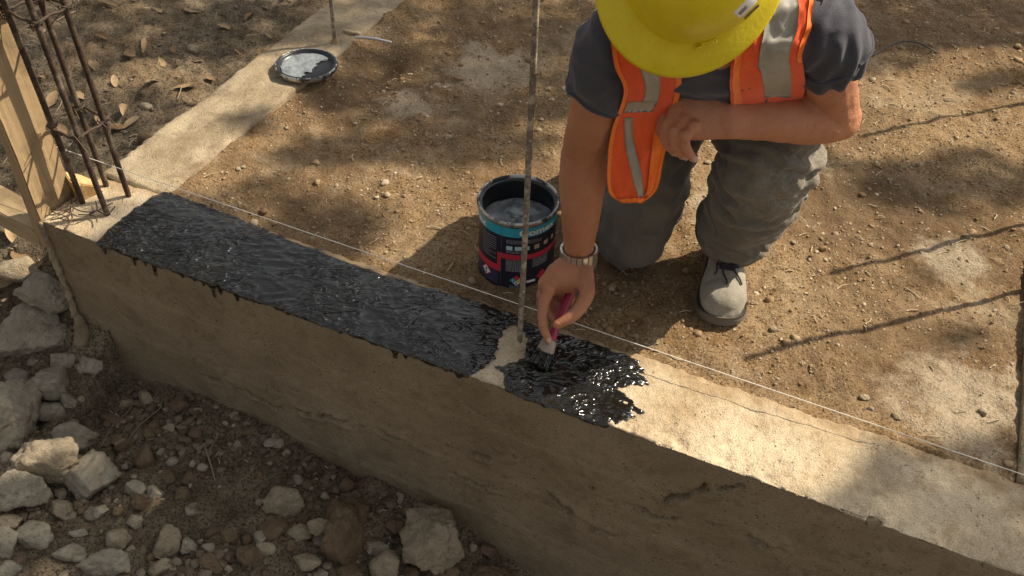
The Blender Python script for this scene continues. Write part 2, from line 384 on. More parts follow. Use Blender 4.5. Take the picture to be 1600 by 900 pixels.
# ------------------------------------------------------------------ foundation: front beam, side beam, cross beam
foundation = thing('foundation_beam', (*O2, 0), 'cast concrete foundation beams, front one half coated black', 'concrete beam')
def polyd(s, z, pts):
    d = np.full(np.shape(s), 9.0)
    for (a, b), (c, e) in zip(pts[:-1], pts[1:]):
        L = (c - a)**2 + (e - b)**2; u = np.clip(((s - a) * (c - a) + (z - b) * (e - b)) / L, 0, 1)
        d = np.minimum(d, np.hypot(s - a - u * (c - a), z - b - u * (e - b)))
    return d
CR = [[on_front(*p) for p in q] for q in (
    [(312, 588), (372, 606), (430, 634), (480, 646), (522, 655), (565, 667), (629, 687), (650, 706), (684, 727), (718, 746), (756, 765), (794, 789)],
    [(922, 763), (947, 782), (990, 795), (1032, 812), (1075, 820), (1117, 820), (1160, 837), (1230, 868)],
    [(1040, 786), (1075, 770), (1120, 764), (1162, 758)], [(700, 700), (745, 715), (800, 716)], [(860, 770), (880, 800), (960, 840)])]
SL = 2.75
ss = np.arange(0, SL + 1e-6, 0.0052)
qf = np.linspace(-0.82, BZ - 0.004, 150); qt = np.linspace(0, BW, 36); qb = np.linspace(BZ - 0.02, -0.35, 10)
tt = np.concatenate([np.zeros(150), qt, np.full(10, BW)]); zz = np.concatenate([qf, np.full(36, BZ), qb])
kind = np.concatenate([np.zeros(150), np.ones(36), np.full(10, 2)])
S, T = np.meshgrid(ss, tt, indexing='ij'); Zb = np.broadcast_to(zz, S.shape).copy(); K = np.broadcast_to(kind, S.shape)
top = K == 1; fr = K == 0; bk = K == 2
zt = ztop(S, T); edge = np.exp(-T / 0.012) * (0.004 + 0.004 * fbm(S * 30, 3.0, 0, 3) + 0.007 * sstep(1.3, 1.5, S) * np.clip(fbm(S * 55, 6.0, 0, 3), 0, 1)) + np.exp(-(BW - T) / 0.02) * (0.005 + 0.006 * np.abs(fbm(S * 14, 8.0, 0, 3)))
chip = np.clip(fbm(S * 18, T * 18, 12.0, 3) - 0.25, 0, 1) * sstep(1.15, 1.5, S) * (np.exp(-T / 0.03) + 0.35 * np.exp(-(BW - T) / 0.05))
Zb = np.where(top, zt - edge - 0.03 * chip, Zb)
wz = np.clip((Zb + 0.02) / 0.05, 0, 1)
off = 0.006 * fbm(S * 2.2, Zb * 2.2, 4.0, 3) + 0.0018 * fbm(S * 16, Zb * 16, 9.0, 3)
sw, zw = S + 0.012 * fbm(S * 30, Zb * 30, 3.0, 3), Zb + 0.016 * fbm(S * 34, Zb * 34, 21.0, 3)
for zb_ in (-0.115, -0.265, -0.42): off = off + 0.0022 * sstep(-0.002, 0.002, Zb - zb_ - 0.006 * pn(S * 2, zb_ * 9, 0)) - 0.0022 * sstep(0.05, 0.15, Zb - zb_)
lip = np.zeros_like(S)
for q in CR[:]:
    d = polyd(sw, zw, q); br = sstep(-0.15, 0.25, fbm(S * 22, Zb * 22, 40.0, 2))
    off = off + (0.034 * np.exp(-(d / 0.005)**2) - 0.007 * np.exp(-(d / 0.018)**2)) * br
ee = np.exp(-np.clip(BZ - Zb, 0, 9) / 0.008) * (0.003 + 0.004 * fbm(S * 30, 3.0, 0, 3) + 0.03 * chip)
T2 = np.where(fr, off + ee, T) - np.where(bk, 0.01 * fbm(S * 14, Zb * 14, 0, 2), 0) - np.where(top & (T > BW - 0.03), 0.007 * fbm(S * 17, 1.0, 3, 3) * sstep(BW - 0.03, BW, T), 0)
P = xy(S, T2); V = np.concatenate([P, Zb[..., None]], -1).reshape(-1, 3)
nq = len(tt); Fq = gridf(len(ss), nq)
caps = [np.arange(nq)[None, ::-1].copy(), ((len(ss) - 1) * nq + np.arange(nq))[None]]
me = mesh_np('front_beam', V - np.append(O2, 0), [Fq] + caps)
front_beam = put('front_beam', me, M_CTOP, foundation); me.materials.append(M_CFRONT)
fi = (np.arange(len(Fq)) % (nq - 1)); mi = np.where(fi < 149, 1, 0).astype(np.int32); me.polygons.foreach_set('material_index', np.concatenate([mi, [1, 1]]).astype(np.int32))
tag(front_beam, 'long concrete beam with bare sunlit end and cracked mud-stained face')

def block_beam(name, s0, s1, t0, t1, mat, label, seed):
    """a beam running along E2"""
    ts = np.arange(t0, t1, 0.012); k = 26
    sv = np.concatenate([np.full(12, s0), np.linspace(s0, s1, k), np.full(12, s1)])
    zv = np.concatenate([np.linspace(-0.45, BZ - 0.012, 12), np.full(k, BZ), np.linspace(BZ - 0.012, -0.45, 12)])
    kd = np.concatenate([np.full(12, -1), np.zeros(k), np.ones(12)])
    T, S = np.meshgrid(ts, sv, indexing='ij'); Z = np.broadcast_to(zv, S.shape).copy(); D = np.broadcast_to(kd, S.shape)
    ed = np.minimum(S - s0, s1 - S); Z = np.where(D == 0, BZ + 0.007 * fbm(S * 5, T * 4, seed, 3) + 0.003 * fbm(S * 25, T * 25, seed + 2, 3) - 0.006 * np.exp(-ed / 0.008) * (0.8 + fbm(T * 30, S * 30, seed, 3)) - 0.02 * np.clip(fbm(T * 11, S * 11, seed + 7, 3) - 0.35, 0, 1) * np.exp(-ed / 0.03), Z)
    S = S + 0.003 * fbm(T * 9, Z * 4, seed + 5, 4) * np.where(D == 0, 1 - np.exp(-0 / 1.0) + sstep(0.03, 0, ed), 1)
    # trowel marks and shallow cracks across the top
    for c in (0.62, 0.78, 1.02, 1.33):
        Z = Z - np.where(D == 0, 0.006 * np.exp(-((T - t0 - c + 0.45 * (S - s0) + 0.02 * fbm(S * 12, c, 0, 2)) / 0.006)**2) * sstep(-0.3, 0.2, pn(S * 12, c * 7, 1)), 0)
    V = np.concatenate([xy(S, T), Z[..., None]], -1).reshape(-1, 3); n = len(sv)
    o = put(name, mesh_np(name, V - np.append(O2, 0), [gridf(len(ts), n), np.arange(n)[None].copy(), ((len(ts) - 1) * n + np.arange(n))[None, ::-1].copy()]), mat, foundation)
    return tag(o, label)
block_beam('side_beam', -0.012, LW, BW + 0.002, 4.2, M_CSIDE, 'weathered narrow beam running back from the corner', 3.0)
block_beam('cross_beam', 2.085, 2.30, BW + 0.004, 4.2, M_CSIDE, 'beam at the right running back', 14.0)

# a lump of spilled mortar at the foot of the corner
mb = MB(); pts = [np.append(xy(np.array(a), np.array(b)), z) for a, b, z in ((0.01, -0.012, -0.27), (0.02, -0.03, -0.38), (0.05, -0.05, -0.52))]
V, Fs = tube(pts, [0.012, 0.035, 0.055], 16, 50); V = V + 0.010 * np.stack([fbm(V[:, 0] * 25, V[:, 1] * 25, V[:, 2] * 25 + i * 9, 3) for i in range(3)], 1)
mb.add(V, Fs); tag(build('mortar_lump', mb, M_CFRONT, foundation), 'lump of spilled mortar at the foot of the corner')
mb = MB(); V, Fs = tube([np.append(xy(np.array(-0.004), np.array(b)), z) for b, z in ((0.0, 0.022), (-0.002, -0.1), (-0.003, -0.2), (-0.008, -0.29))], [0.007, 0.008, 0.007, 0.010], 12, 70); V = V + 0.005 * np.stack([fbm(V[:, 0] * 40, V[:, 1] * 40, V[:, 2] * 40 + i * 9, 3) for i in range(3)], 1)
mb.add(V, Fs); tag(build('mortar_flash', mb, M_CSIDE, foundation), 'pale mortar ridge down the corner of the beam')

# ------------------------------------------------------------------ bitumen coat on the front beam
def inpoly(s, t, poly):
    inside = np.zeros(np.shape(s), bool); j = len(poly) - 1
    for i in range(len(poly)):
        (a, b), (c, e) = poly[i], poly[j]
        if b != e: inside ^= ((b > t) != (e > t)) & (s < (c - a) * (t - b) / (e - b) + a)
        j = i
    return inside
outer = [pst(*p) for p in ((150, 376), (205, 330), (268, 288), (300, 306), (480, 384), (600, 428), (720, 460), (800, 486), (860, 512), (920, 530), (986, 557), (1012, 579), (1017, 599),
                           (990, 604), (960, 607), (982, 624), (1008, 646), (985, 655), (950, 664))]
outer = outer + [(outer[-1][0] - 0.01, -0.06), (outer[0][0], -0.06)]
bare = [pst(*p) for p in ((786, 516), (806, 508), (822, 520), (824, 552), (812, 563), (776, 578), (790, 606))]
bare = bare + [(bare[-1][0], -0.07), (pst(733, 590)[0], -0.07)] + [pst(*p) for p in ((733, 586), (762, 572), (779, 552), (778, 532))]
s_ = np.arange(0.06, 1.75, 0.003); t_ = np.arange(-0.066, 0.215, 0.003)
S, T = np.meshgrid(s_, t_, indexing='ij')
strk = sstep(1.15, 1.35, S)
ws = S + 0.006 * fbm(S * 40, T * 40, 1, 3) + strk * 0.022 * fbm(S * 14, T * 150, 6, 3)
wt = T + 0.006 * fbm(S * 40, T * 40, 11, 3)
m = inpoly(ws, wt, outer) & ~inpoly(S + 0.012 * fbm(S * 45, T * 60, 3, 4), T + 0.011 * fbm(S * 50, T * 50, 13, 4), bare)
dry = sstep(1.30, 1.42, S) * 0.75
m &= ~((fbm(S * 60, T * 190, 2, 3) > 0.55 - 0.55 * dry) & (S > 1.29) & (T > 0))
spikes = 0.010 + 0.006 * fbm(S * 35, 0.5, 0, 3) + np.where(S < 0.55, 0.050, 0.018) * np.clip(pn(S * 70, 4.0, 0) - 0.10, 0, 1) + 0.03 * np.clip(pn(S * 55, 9.0, 0) - 0.35, 0, 1)
for c, wd, ln in ((0.315, 0.005, 0.042), (0.262, 0.005, 0.034), (0.225, 0.004, 0.016), (0.475, 0.005, 0.044), (0.92, 0.007, 0.030), (0.945, 0.004, 0.018), (1.065, 0.006, 0.02)):
    spikes = np.maximum(spikes, ln * (np.abs(S - c) < wd))
m &= (T > -spikes)
bl = m.astype(float)
for _ in range(3):
    q = np.pad(bl, 1, mode='edge'); bl = (q[:-2, 1:-1] + q[2:, 1:-1] + q[1:-1, :-2] + q[1:-1, 2:] + 2 * bl) / 6
Xw = xy(S, T); wrk = 1 - np.abs(pn(Xw[..., 0] * 16 + 1.5 * pn(Xw[..., 0] * 9, Xw[..., 1] * 9, 4), Xw[..., 1] * 38, 2.0)) * 2.2
thick = bl * (0.0045 + 0.0028 * np.clip(wrk, 0, 1)**2 + 0.0014 * fbm(S * 22, T * 22, 8, 2))
zt = ztop(S, np.clip(T, 0, BW)); ed = np.exp(-np.clip(T, 0, 9) / 0.012) * (0.004 + 0.004 * fbm(S * 30, 3.0, 0, 3)) + np.exp(-(BW - np.minimum(T, BW)) / 0.02) * 0.008
offf = 0.006 * fbm(S * 2.2, (BZ + T) * 2.2, 4.0, 3)
zc = np.where(T >= 0, zt - ed - 0.0012 + thick, BZ + T)
tc = np.where(T >= 0, T, offf + 0.0015 - thick * 0.9)
rr = np.exp(-np.abs(T) / 0.006); tc = tc - 0.003 * rr * bl
V = np.concatenate([xy(S, tc), zc[..., None]], -1).reshape(-1, 3); Fq = gridf(len(s_), len(t_)); Fq = Fq[(bl.ravel()[Fq] > 0.30).all(1)]
used = np.unique(Fq); idx = np.full(len(V), -1); idx[used] = np.arange(len(used))
coat = put('bitumen_coat', mesh_np('bitumen_coat', V[used] - np.append(O2, 0), idx[Fq]), M_BIT, front_beam)
tag(coat, 'wet black waterproofing coat with drips and a brushed ragged end')
# ------------------------------------------------------------------ materials of objects
def mat_rebar():
    k = NT('rusty_rebar'); n1 = k.noise(60, 5, 0.7); n2 = k.noise(14, 4)
    c = k.mix(k.ramp(n1, [(0.35, 0), (0.65, 1)]), (0.030, 0.022, 0.017), (0.095, 0.060, 0.038))
    c = k.mix(k.ramp(n2, [(0.55, 0), (0.68, 0.85)]), c, (0.20, 0.16, 0.115))
    return k.set(c, 0.75, k.bump(n1, 0.001), 0.25, 0.4)
def mat_rebar_mortar():
    k = NT('mortar_spotted_rebar'); n1 = k.noise(90, 5, 0.75); n2 = k.noise(55, 4, 0.7)
    c = k.mix(k.ramp(n1, [(0.35, 0), (0.65, 1)]), (0.12, 0.098, 0.078), (0.25, 0.20, 0.15))
    c = k.mix(k.ramp(n2, [(0.50, 0), (0.58, 0.9)]), c, (0.42, 0.36, 0.27))
    return k.set(c, 0.8, k.bump(n1, 0.001), 0.15, 0.4)
def mat_wood(name, a, b, stain):
    k = NT(name); v = k.map((60, 60, 2.2)); g = k.noise(1.0, 5, 0.65, v, 0.5); s = k.noise(7, 4, 0.6); f = k.noise(300, 2)
    c = k.mix(k.ramp(g, [(0.3, 0), (0.7, 1)]), a, b); c = k.mix(k.ramp(s, [(0.50, 0), (0.66, 0.8)]), c, stain)
    return k.set(c, 0.8, k.bump(k.math('ADD', g, k.math('MULTIPLY', f, 0.25)), 0.0025), spec=0.25)
def mat_rock(name, a, b, dark):
    k = NT(name); r = objrand(k); k.co = k.n('ShaderNodeNewGeometry').outputs['Position']
    n1 = k.noise(22, 5, 0.65); n2 = k.noise(160, 4, 0.7); n3 = k.noise(60, 4, 0.7)
    c = k.mix(k.ramp(n1, [(0.35, 0), (0.65, 1)]), a, b); c = k.mix(k.ramp(n3, [(0.56, 0), (0.72, 0.7)]), c, dark)
    c = k.mix(k.ramp(n2, [(0.34, 0.5), (0.48, 0)]), c, tuple(np.array(a) * 0.5))
    c = k.mix(k.math('MULTIPLY', k.math('SUBTRACT', r, 0.5), 0.5, True), c, tuple(np.array(b) * 1.25))
    return k.set(c, 0.92, k.bump(k.math('ADD', n2, k.math('MULTIPLY', n3, 1.5)), 0.004), spec=0.2)
M_REBAR, M_REBARM = mat_rebar(), mat_rebar_mortar()
M_WIRE = plain('tie_wire', (0.10, 0.075, 0.055), 0.6, 0.4)
M_WOOD = mat_wood('formwork_wood', (0.28, 0.19, 0.10), (0.43, 0.31, 0.17), (0.13, 0.09, 0.05))
M_WOOD2 = mat_wood('weathered_plank', (0.30, 0.22, 0.12), (0.42, 0.32, 0.19), (0.16, 0.11, 0.06))
M_WOOD3 = mat_wood('fresh_split_wood', (0.46, 0.29, 0.12), (0.58, 0.40, 0.20), (0.36, 0.20, 0.08))
M_ROCKS = {'grey': mat_rock('grey_limestone', (0.24, 0.205, 0.15), (0.37, 0.325, 0.245), (0.14, 0.11, 0.073)),
           'pale': mat_rock('pale_limestone', (0.26, 0.205, 0.135), (0.37, 0.305, 0.215), (0.16, 0.115, 0.07)),
           'brown': mat_rock('brown_stone', (0.13, 0.088, 0.052), (0.19, 0.135, 0.082), (0.08, 0.052, 0.033)),
           'red': mat_rock('reddish_stone', (0.14, 0.092, 0.062), (0.20, 0.135, 0.092), (0.09, 0.060, 0.040))}
def mat_leaf():
    k = NT('dry_leaf'); r = objrand(k); n = k.noise(6, 4); c = k.mix(r, (0.17, 0.105, 0.055), (0.40, 0.29, 0.165)); c = k.mix(k.ramp(n, [(0.4, 0), (0.7, 0.7)]), c, (0.24, 0.15, 0.075))
    return k.set(c, 0.8, k.bump(n, 0.002), spec=0.2)
M_LEAF = mat_leaf()
M_STRAW = plain('dry_straw', (0.46, 0.37, 0.235), 0.85, 0, 0.4, 30, 0.0005, 0.2)
M_STRING = plain('white_cord', (0.78, 0.74, 0.66), 0.8, 0, 0.1, 400)
M_BLACKTIN = plain('black_tin', (0.012, 0.013, 0.016), 0.35, 0, 0.2, 60, 0.0002)
def mat_tin():
    k = NT('smeared_tin'); n = k.noise(26, 4, 0.7, dist=0.8); f = k.noise(120, 3)
    sm = k.ramp(n, [(0.47, 0), (0.56, 1)]); c = k.mix(sm, (0.50, 0.48, 0.45), (0.02, 0.02, 0.022)); r_ = k.ramp(f, [(0.3, 0.25), (0.7, 0.5)])
    inv = k.math('SUBTRACT', 1.0, sm); return k.set(c, r_, k.bump(sm, 0.0006), k.math('MULTIPLY', inv, 0.85), 0.5)
M_TIN = mat_tin()

# ------------------------------------------------------------------ rebars
def rebar_mesh(mb, a, b, r=0.0062, n=9):
    a, b = np.asarray(a, float), np.asarray(b, float); L = np.linalg.norm(b - a); m = int(L / 0.0027)
    u = np.linspace(0, 1, m); P = a + (b - a) * u[:, None]
    P = P + 0.0018 * np.stack([pn(u * L * 4 + a[0] * 9, 1.0, 0), pn(u * L * 4, 7.0 + a[1], 0), 0 * u], 1)
    R = r * (1 + 0.08 * (np.arange(m) % 3 == 0) + 0.10 * np.clip(fbm(u * L * 45 + a[0] * 30, 2.0, 0, 2), 0, 1)); mb.add(*tube(P, list(R), n, m, cap=0.2))
cage_feet = ((131, 321), (169, 340), (167, 294), (203, 312)); cage_tops = ((4, 0), (44, 0), (63, 0), (98, 0))
bars = []
for f, tp in zip(cage_feet, cage_tops):
    a = at(*f, BZ - 0.01); b = aty(*tp, a[1]); bars.append((a, a + (b - a) * 1.5))
cage = thing('rebar_cage', np.mean([b[0] for b in bars], 0), 'column cage of four dark upright rebars tied with wire stirrups', 'rebar cage')
for a, b in bars:
    mb = MB(); rebar_mesh(mb, a - (b - a) * 0.03, b, 0.0064); build('rebar', mb, M_REBAR, cage)
rc = random.Random(5)
def bar_at(i, z): a, b = bars[i]; return a + (b - a) * ((z - a[2]) / (b[2] - a[2]))
for z in (0.235, 0.50, 0.76):
    q = [bar_at(i, z + rc.uniform(-0.012, 0.012)) for i in (0, 1, 3, 2)]; c = np.mean(q, 0); q = [p + (p - c) / np.linalg.norm(p - c) * 0.011 for p in q]
    mb = MB(); loop = []
    for i in range(4):
        p0, p1 = q[i], q[(i + 1) % 4]
        for u in (0.0, 0.08, 0.3, 0.5, 0.7, 0.92): loop.append(p0 + (p1 - p0) * u + np.array([rc.uniform(-.002, .002), rc.uniform(-.002, .002), rc.uniform(-.003, .003)]))
    loop.append(loop[0] + np.array([0, 0, 0.006])); mb.add(*tube(loop, 0.0033, 7, 90)); build('stirrup', mb, M_REBAR, cage)
    for i in range(4):                                          # twisted tie wires with loose ends at every crossing
        mb = MB(); p = bar_at((0, 1, 3, 2)[i], z)
        for w_ in range(3):
            th = np.linspace(0, 2.2 * math.pi, 14) + rc.uniform(0, 6); r_ = 0.0105 + 0.002 * w_
            ln = np.stack([p[0] + r_ * np.cos(th), p[1] + r_ * np.sin(th), p[2] + 0.008 * np.sin(th * 1.3) + 0.004 * w_], 1)
            ln = np.vstack([ln, ln[-1] + np.array([rc.uniform(-.03, .03), rc.uniform(-.03, .01), rc.uniform(-.03, .02)])]); mb.add(*tube(ln, 0.0012, 5, 30))
        build('tie_wire', mb, M_WIRE, cage)
rc = random.Random(8)
for k_ in range(9):                                             # cut wires lying at the foot of the cage
    mb = MB(); p = at(rc.uniform(105, 175), rc.uniform(318, 346), BZ + 0.006); a = rc.uniform(0, 3.1); L = rc.uniform(0.02, 0.055)
    pts = [p + np.array([math.cos(a + 0.5 * u) * L * u, math.sin(a + 0.5 * u) * L * u, 0.006 * abs(u) * rc.random() + 0.002]) for u in (-1, -0.4, 0.2, 1)]
    mb.add(*tube(pts, 0.0016, 6, 16)); tag(build('wire_offcut', mb, M_WIRE), 'short rusty wire offcut lying at the foot of the rebar cage', 'wire', 'wire offcuts at the foot of the cage')
def lone_rebar(foot, top, label, mat, r=0.006, ext=1.0):
    a = np.asarray(foot, float); b = a + (np.asarray(top, float) - a) * ext; mb = MB(); rebar_mesh(mb, a - (b - a) * 0.02, b, r)
    o = thing('rebar', a, label, 'rebar'); build('rod', mb, mat, o); 
    cmb = MB(); V, Fs = tube([a + np.array([0, 0, -0.004]), a + np.array([0, 0, 0.012])], [0.015, 0.008], 12, 5); V = V + 0.003 * np.stack([fbm(V[:, 0] * 90, V[:, 1] * 90, V[:, 2] * 90 + i * 5, 2) for i in range(3)], 1)
    cmb.add(V, Fs); build('mortar_collar', cmb, M_CTOP, o); return o
a = at(812, 541, BZ); REB_C = (a, aty(838, 0, a[1] - 0.01))
lone_rebar(a, REB_C[1], 'thin upright rebar with mortar spots in the bare patch beside the brush', M_REBARM, 0.0052, 1.25)
a = at(524, 66, BZ); lone_rebar(a, aty(517, 0, a[1]), 'dark rebar standing on the side beam behind the lid', M_REBARM, 0.006, 3.0)
for k_, (tip, nm) in enumerate((((1180, 560), 'nearest the front'), ((1318, 421), 'in the middle'), ((1366, 207), 'farthest back'))):
    tp = at(*tip, 0.0); s0, t0 = st(tp); hd = np.array([math.sin(SUN_AZ), math.cos(SUN_AZ)]); L = (2.19 - s0) / (hd @ E1); f = tp[:2] + hd * L
    a = np.array([*f, BZ]); lone_rebar(a, a + np.array([0, 0, L * math.tan(SUN_EL)]), 'rebar stub on the right cross beam, ' + nm, M_REBAR, 0.0064)

# ------------------------------------------------------------------ timber at the corner
def plank(name, mat, c, ex, ey, ez, label, cat, seed=0.0, bev=0.003, rough=0.003, cut=None):
    V, Fs = [], None
    bm = bmesh.new(); bmesh.ops.create_cube(bm, size=2); L = [np.linalg.norm(e) for e in (ex, ey, ez)]
    for v in bm.verts: v.co = Vector((v.co.x * L[0], v.co.y * L[1], v.co.z * L[2]))
    bmesh.ops.bevel(bm, geom=list(bm.edges), offset=bev, segments=2, affect='EDGES')
    for ax in range(3):
        n = int(L[ax] * 2 / 0.02)
        for i in range(1, n):
            nv = Vector((0, 0, 0)); nv[ax] = 1; co = Vector((0, 0, 0)); co[ax] = -L[ax] + i * 2 * L[ax] / n
            bmesh.ops.bisect_plane(bm, geom=list(bm.verts) + list(bm.edges) + list(bm.faces), plane_co=co, plane_no=nv)
    V = np.array([v.co[:] for v in bm.verts]); V = V + rough * np.stack([fbm(V[:, 0] * 30 + i * 7, V[:, 1] * 30, V[:, 2] * 5 + seed, 3) for i in range(3)], 1)
    if cut is not None: V = cut(V)
    for v, q in zip(bm.verts, V): v.co = q
    me = bpy.data.meshes.new(name); bm.to_mesh(me); bm.free()
    for p in me.polygons: p.use_smooth = False
    o = put(name, me, mat); U = np.array([np.asarray(e, float) / l for e, l in zip((ex, ey, ez), L)])
    o.matrix_world = Matrix(((*U[:, 0], c[0]), (*U[:, 1], c[1]), (*U[:, 2], c[2]), (0, 0, 0, 1)))
    return tag(o, label, cat)
e1, e2, e3 = np.append(E1, 0), np.append(E2, 0), np.array([0, 0, 1.0])
pc = np.append(xy(np.array(-0.022), np.array(0.056)), 0.68)
post = plank('wooden_post', M_WOOD, pc, e1 * 0.0145, e2 * 0.055, e3 * 0.74, 'tall weathered formwork board standing at the beam corner', 'post', 2.0, 0.003, 0.004)
W1 = np.append(xy(np.array(-0.036), np.array(0.04)), -0.045); dr = np.append(-E1 * 0.97 + E2 * 0.10, 0.02); dr /= np.linalg.norm(dr)
dn = np.cross(e3, dr); dn /= np.linalg.norm(dn)
plank('wooden_plank', M_WOOD2, W1 + dr * 0.25, dn * 0.036, np.cross(dr, dn) * 0.026, dr * 0.25, 'short horizontal plank butted against the left of the post', 'plank', 6.0)
wp = at(131, 285, BZ + 0.03)
plank('wood_offcut', M_WOOD3, wp, np.array([0.6, 0.5, 0.0]) * 0.035, np.array([-0.5, 0.6, 0.1]) * 0.03, np.array([0, -0.1, 1.0]) * 0.030, 'pale split wood offcut behind the rebar cage', 'wood', 9.0, 0.003, 0.006,
      cut=lambda V: np.where((V[:, 2:3] > 0), V * np.array([1, 1, 1]) - np.array([0, 0, 1]) * np.clip(V[:, 0:1] + 0.02, 0, 1) * 0.9, V))

# ------------------------------------------------------------------ mason's line
p0, p1 = at(-160, 145, 0.150), at(1760, 796, 0.045); mb = MB(); u = np.linspace(0, 1, 120)[:, None]
ln = p0 + (p1 - p0) * u - np.array([0, 0, 0.002]) * (4 * u * (1 - u)); mb.add(*tube(ln, 0.00095, 6, 120))
tag(build('string_line', mb, M_STRING), 'taut white string stretched along the back edge of the beam', 'string')

# ------------------------------------------------------------------ small things on the side beam
mb = MB(); mb.add(*tube([at(556, 58, BZ + 0.006), at(583, 60, BZ + 0.008), at(610, 66, BZ - 0.004)], 0.0045, 10, 20))
tag(build('metal_rod', mb, plain('galvanised_rod', (0.55, 0.53, 0.50), 0.45, 0.5)), 'short pale metal rod lying across the side beam edge', 'rod')
mb = MB(); mb.add(*tube([at(536, 46, BZ + .006), at(548, 50, BZ + .008), at(560, 52, BZ + .006)], [0.003, 0.0045, 0.006], 8, 14))
tag(build('twig', mb, M_STRAW), 'small dry twig on the side beam beside the rebar', 'twig')
mb = MB(); arc = [(1364, 87), (1380, 76), (1400, 67.5), (1418, 64.5), (1438, 68), (1452, 75), (1463, 82)]
mb.add(*tube([at(x, y, max(gz(*at(x, y, 0.0)[:2]), 0.0) + h) for (x, y), h in zip(arc, (0.002, 0.012, 0.02, 0.024, 0.02, 0.012, 0.002))], 0.0022, 8, 40))
tag(build('bent_wire', mb, M_BLACKTIN), 'thin black wire bent in an arc on the soil at upper right', 'wire')

def lathe(prof, n=72):
    prof = np.asarray(prof, float); th = np.linspace(0, 2 * math.pi, n, endpoint=False)
    V = np.stack([prof[:, 0:1] * np.cos(th), prof[:, 0:1] * np.sin(th), np.broadcast_to(prof[:, 1:2], (len(prof), n))], -1).reshape(-1, 3)
    return V, [gridf(len(prof), n, False, True)]
def mat_residue_sheen():
    k = NT('bitumen_skin_sheen'); n = k.noise(16, 4, 0.6, dist=1.0); b = k.noise(60, 3)
    c = k.mix(k.ramp(n, [(0.35, 0), (0.65, 1)]), (0.13, 0.145, 0.155), (0.25, 0.275, 0.29))  # grey residue tone, with the lid's reflection painted into the colour
    return k.set(c, 0.25, k.bump(k.math('ADD', n, k.math('MULTIPLY', b, 0.4)), 0.002), spec=0.6)
M_RES = mat_residue_sheen()
lc = at(479, 103, BZ + 0.012); lc[2] = BZ + 0.004; lid = thing('can_lid', lc, 'round black can lid turned up on the side beam', 'lid')
pr = [(0.0, 0.006), (0.07, 0.006), (0.0745, 0.005), (0.076, 0.014), (0.080, 0.0185), (0.0835, 0.016)]
mb = MB(); V, Fs = lathe(pr); mb.add(V + lc, Fs); build('lid_disc', mb, M_BLACKTIN, lid)
pr = [(0.0830, 0.016), (0.0845, 0.0175), (0.0870, 0.0165), (0.0880, 0.012), (0.0875, 0.006), (0.085, 0.002), (0.079, 0.001), (0.02, 0.001)]
mb = MB(); V, Fs = lathe(pr); mb.add(V + lc, Fs); build('lid_rim', mb, M_TIN, lid)
g = np.linspace(-0.074, 0.074, 75); A, B = np.meshgrid(g, g, indexing='ij'); rr = np.hypot(A, B)
ok = (rr < 0.0725 + 0.002 * pn(A * 60, B * 60, 2)) & (A < 0.026 + 0.022 * fbm(A * 30, B * 42, 1, 3) + 0.35 * B) 
Fq = gridf(75, 75); Fq = Fq[ok.ravel()[Fq].all(1)]; hz = 0.0085 + 0.0018 * fbm(A * 60, B * 60, 9, 3)
mb = MB(); mb.add(np.stack([A, B, hz], -1).reshape(-1, 3) + lc, Fq); build('residue_sheen', mb, M_RES, lid)

# ------------------------------------------------------------------ paint can
CC = at(806, 417, 0.0); CC[2] = 0.004; CR_, CH = 0.0835, 0.187
can = thing('paint_can', CC, 'open black and teal paint can standing on the soil', 'paint can')
M_TEAL = plain('teal_print', (0.030, 0.33, 0.43), 0.35, 0, 0.1, 30, 0.0001)
M_NAVY = plain('navy_print', (0.018, 0.018, 0.030), 0.35, 0, 0.2, 30, 0.0001)
M_BLUE = plain('indigo_print', (0.040, 0.040, 0.085), 0.35, 0, 0.2, 30, 0.0001)
M_RED = plain('red_print', (0.52, 0.035, 0.055), 0.4, 0, 0.12, 30, 0.0001)
M_WHITE = plain('white_print', (0.72, 0.70, 0.68), 0.45, 0, 0.06, 60, 0.0001)
M_CYAN = plain('pale_cyan_print', (0.42, 0.62, 0.64), 0.45, 0, 0.06, 60, 0.0001)
M_YEL = plain('yellow_print', (0.70, 0.50, 0.05), 0.45, 0, 0.06, 60, 0.0001)
M_TAN = plain('tan_print', (0.42, 0.33, 0.27), 0.45, 0, 0.06, 60, 0.0001)
pr = [(0.0, 0.004), (0.079, 0.004), (0.0815, 0.0), (0.0845, 0.001), (0.0850, 0.004), (0.0838, 0.007), (CR_, 0.010), (CR_, 0.172), (0.0838, 0.174)]
mb = MB(); V, Fs = lathe(pr, 96); mb.add(V + CC, Fs); build('can_body', mb, M_NAVY, can)
pr = [(0.0838, 0.174), (0.0855, 0.176), (0.0875, 0.180), (0.0880, 0.185), (0.0868, 0.1885), (0.0845, 0.189), (0.0825, 0.187), (0.0815, 0.182)]
mb = MB(); V, Fs = lathe(pr, 96); mb.add(V + CC, Fs); build('can_rim', mb, M_TIN, can)
pr = [(0.0815, 0.182), (0.077, 0.181), (0.0755, 0.178), (0.077, 0.172), (0.080, 0.168), (0.0805, 0.012), (0, 0.012)]
mb = MB(); V, Fs = lathe(pr, 96); mb.add(V + CC, Fs); build('inner_wall', mb, M_BLACKTIN, can)
g = np.linspace(-0.081, 0.081, 82); A, B = np.meshgrid(g, g, indexing='ij'); ok = np.hypot(A, B) < 0.0803
sp = np.arctan2(B, A); hz = 0.130 + 0.0042 * np.sin(sp * 2 + np.hypot(A, B) * 95 + 2 * pn(A * 18, B * 18, 1)) * sstep(0.08, 0.02, np.hypot(A, B)) + 0.004 * fbm(A * 24, B * 24, 3, 3)
Fq = gridf(82, 82); Fq = Fq[ok.ravel()[Fq].all(1)]; mb = MB(); mb.add(np.stack([A, B, hz], -1).reshape(-1, 3) + CC, Fq)
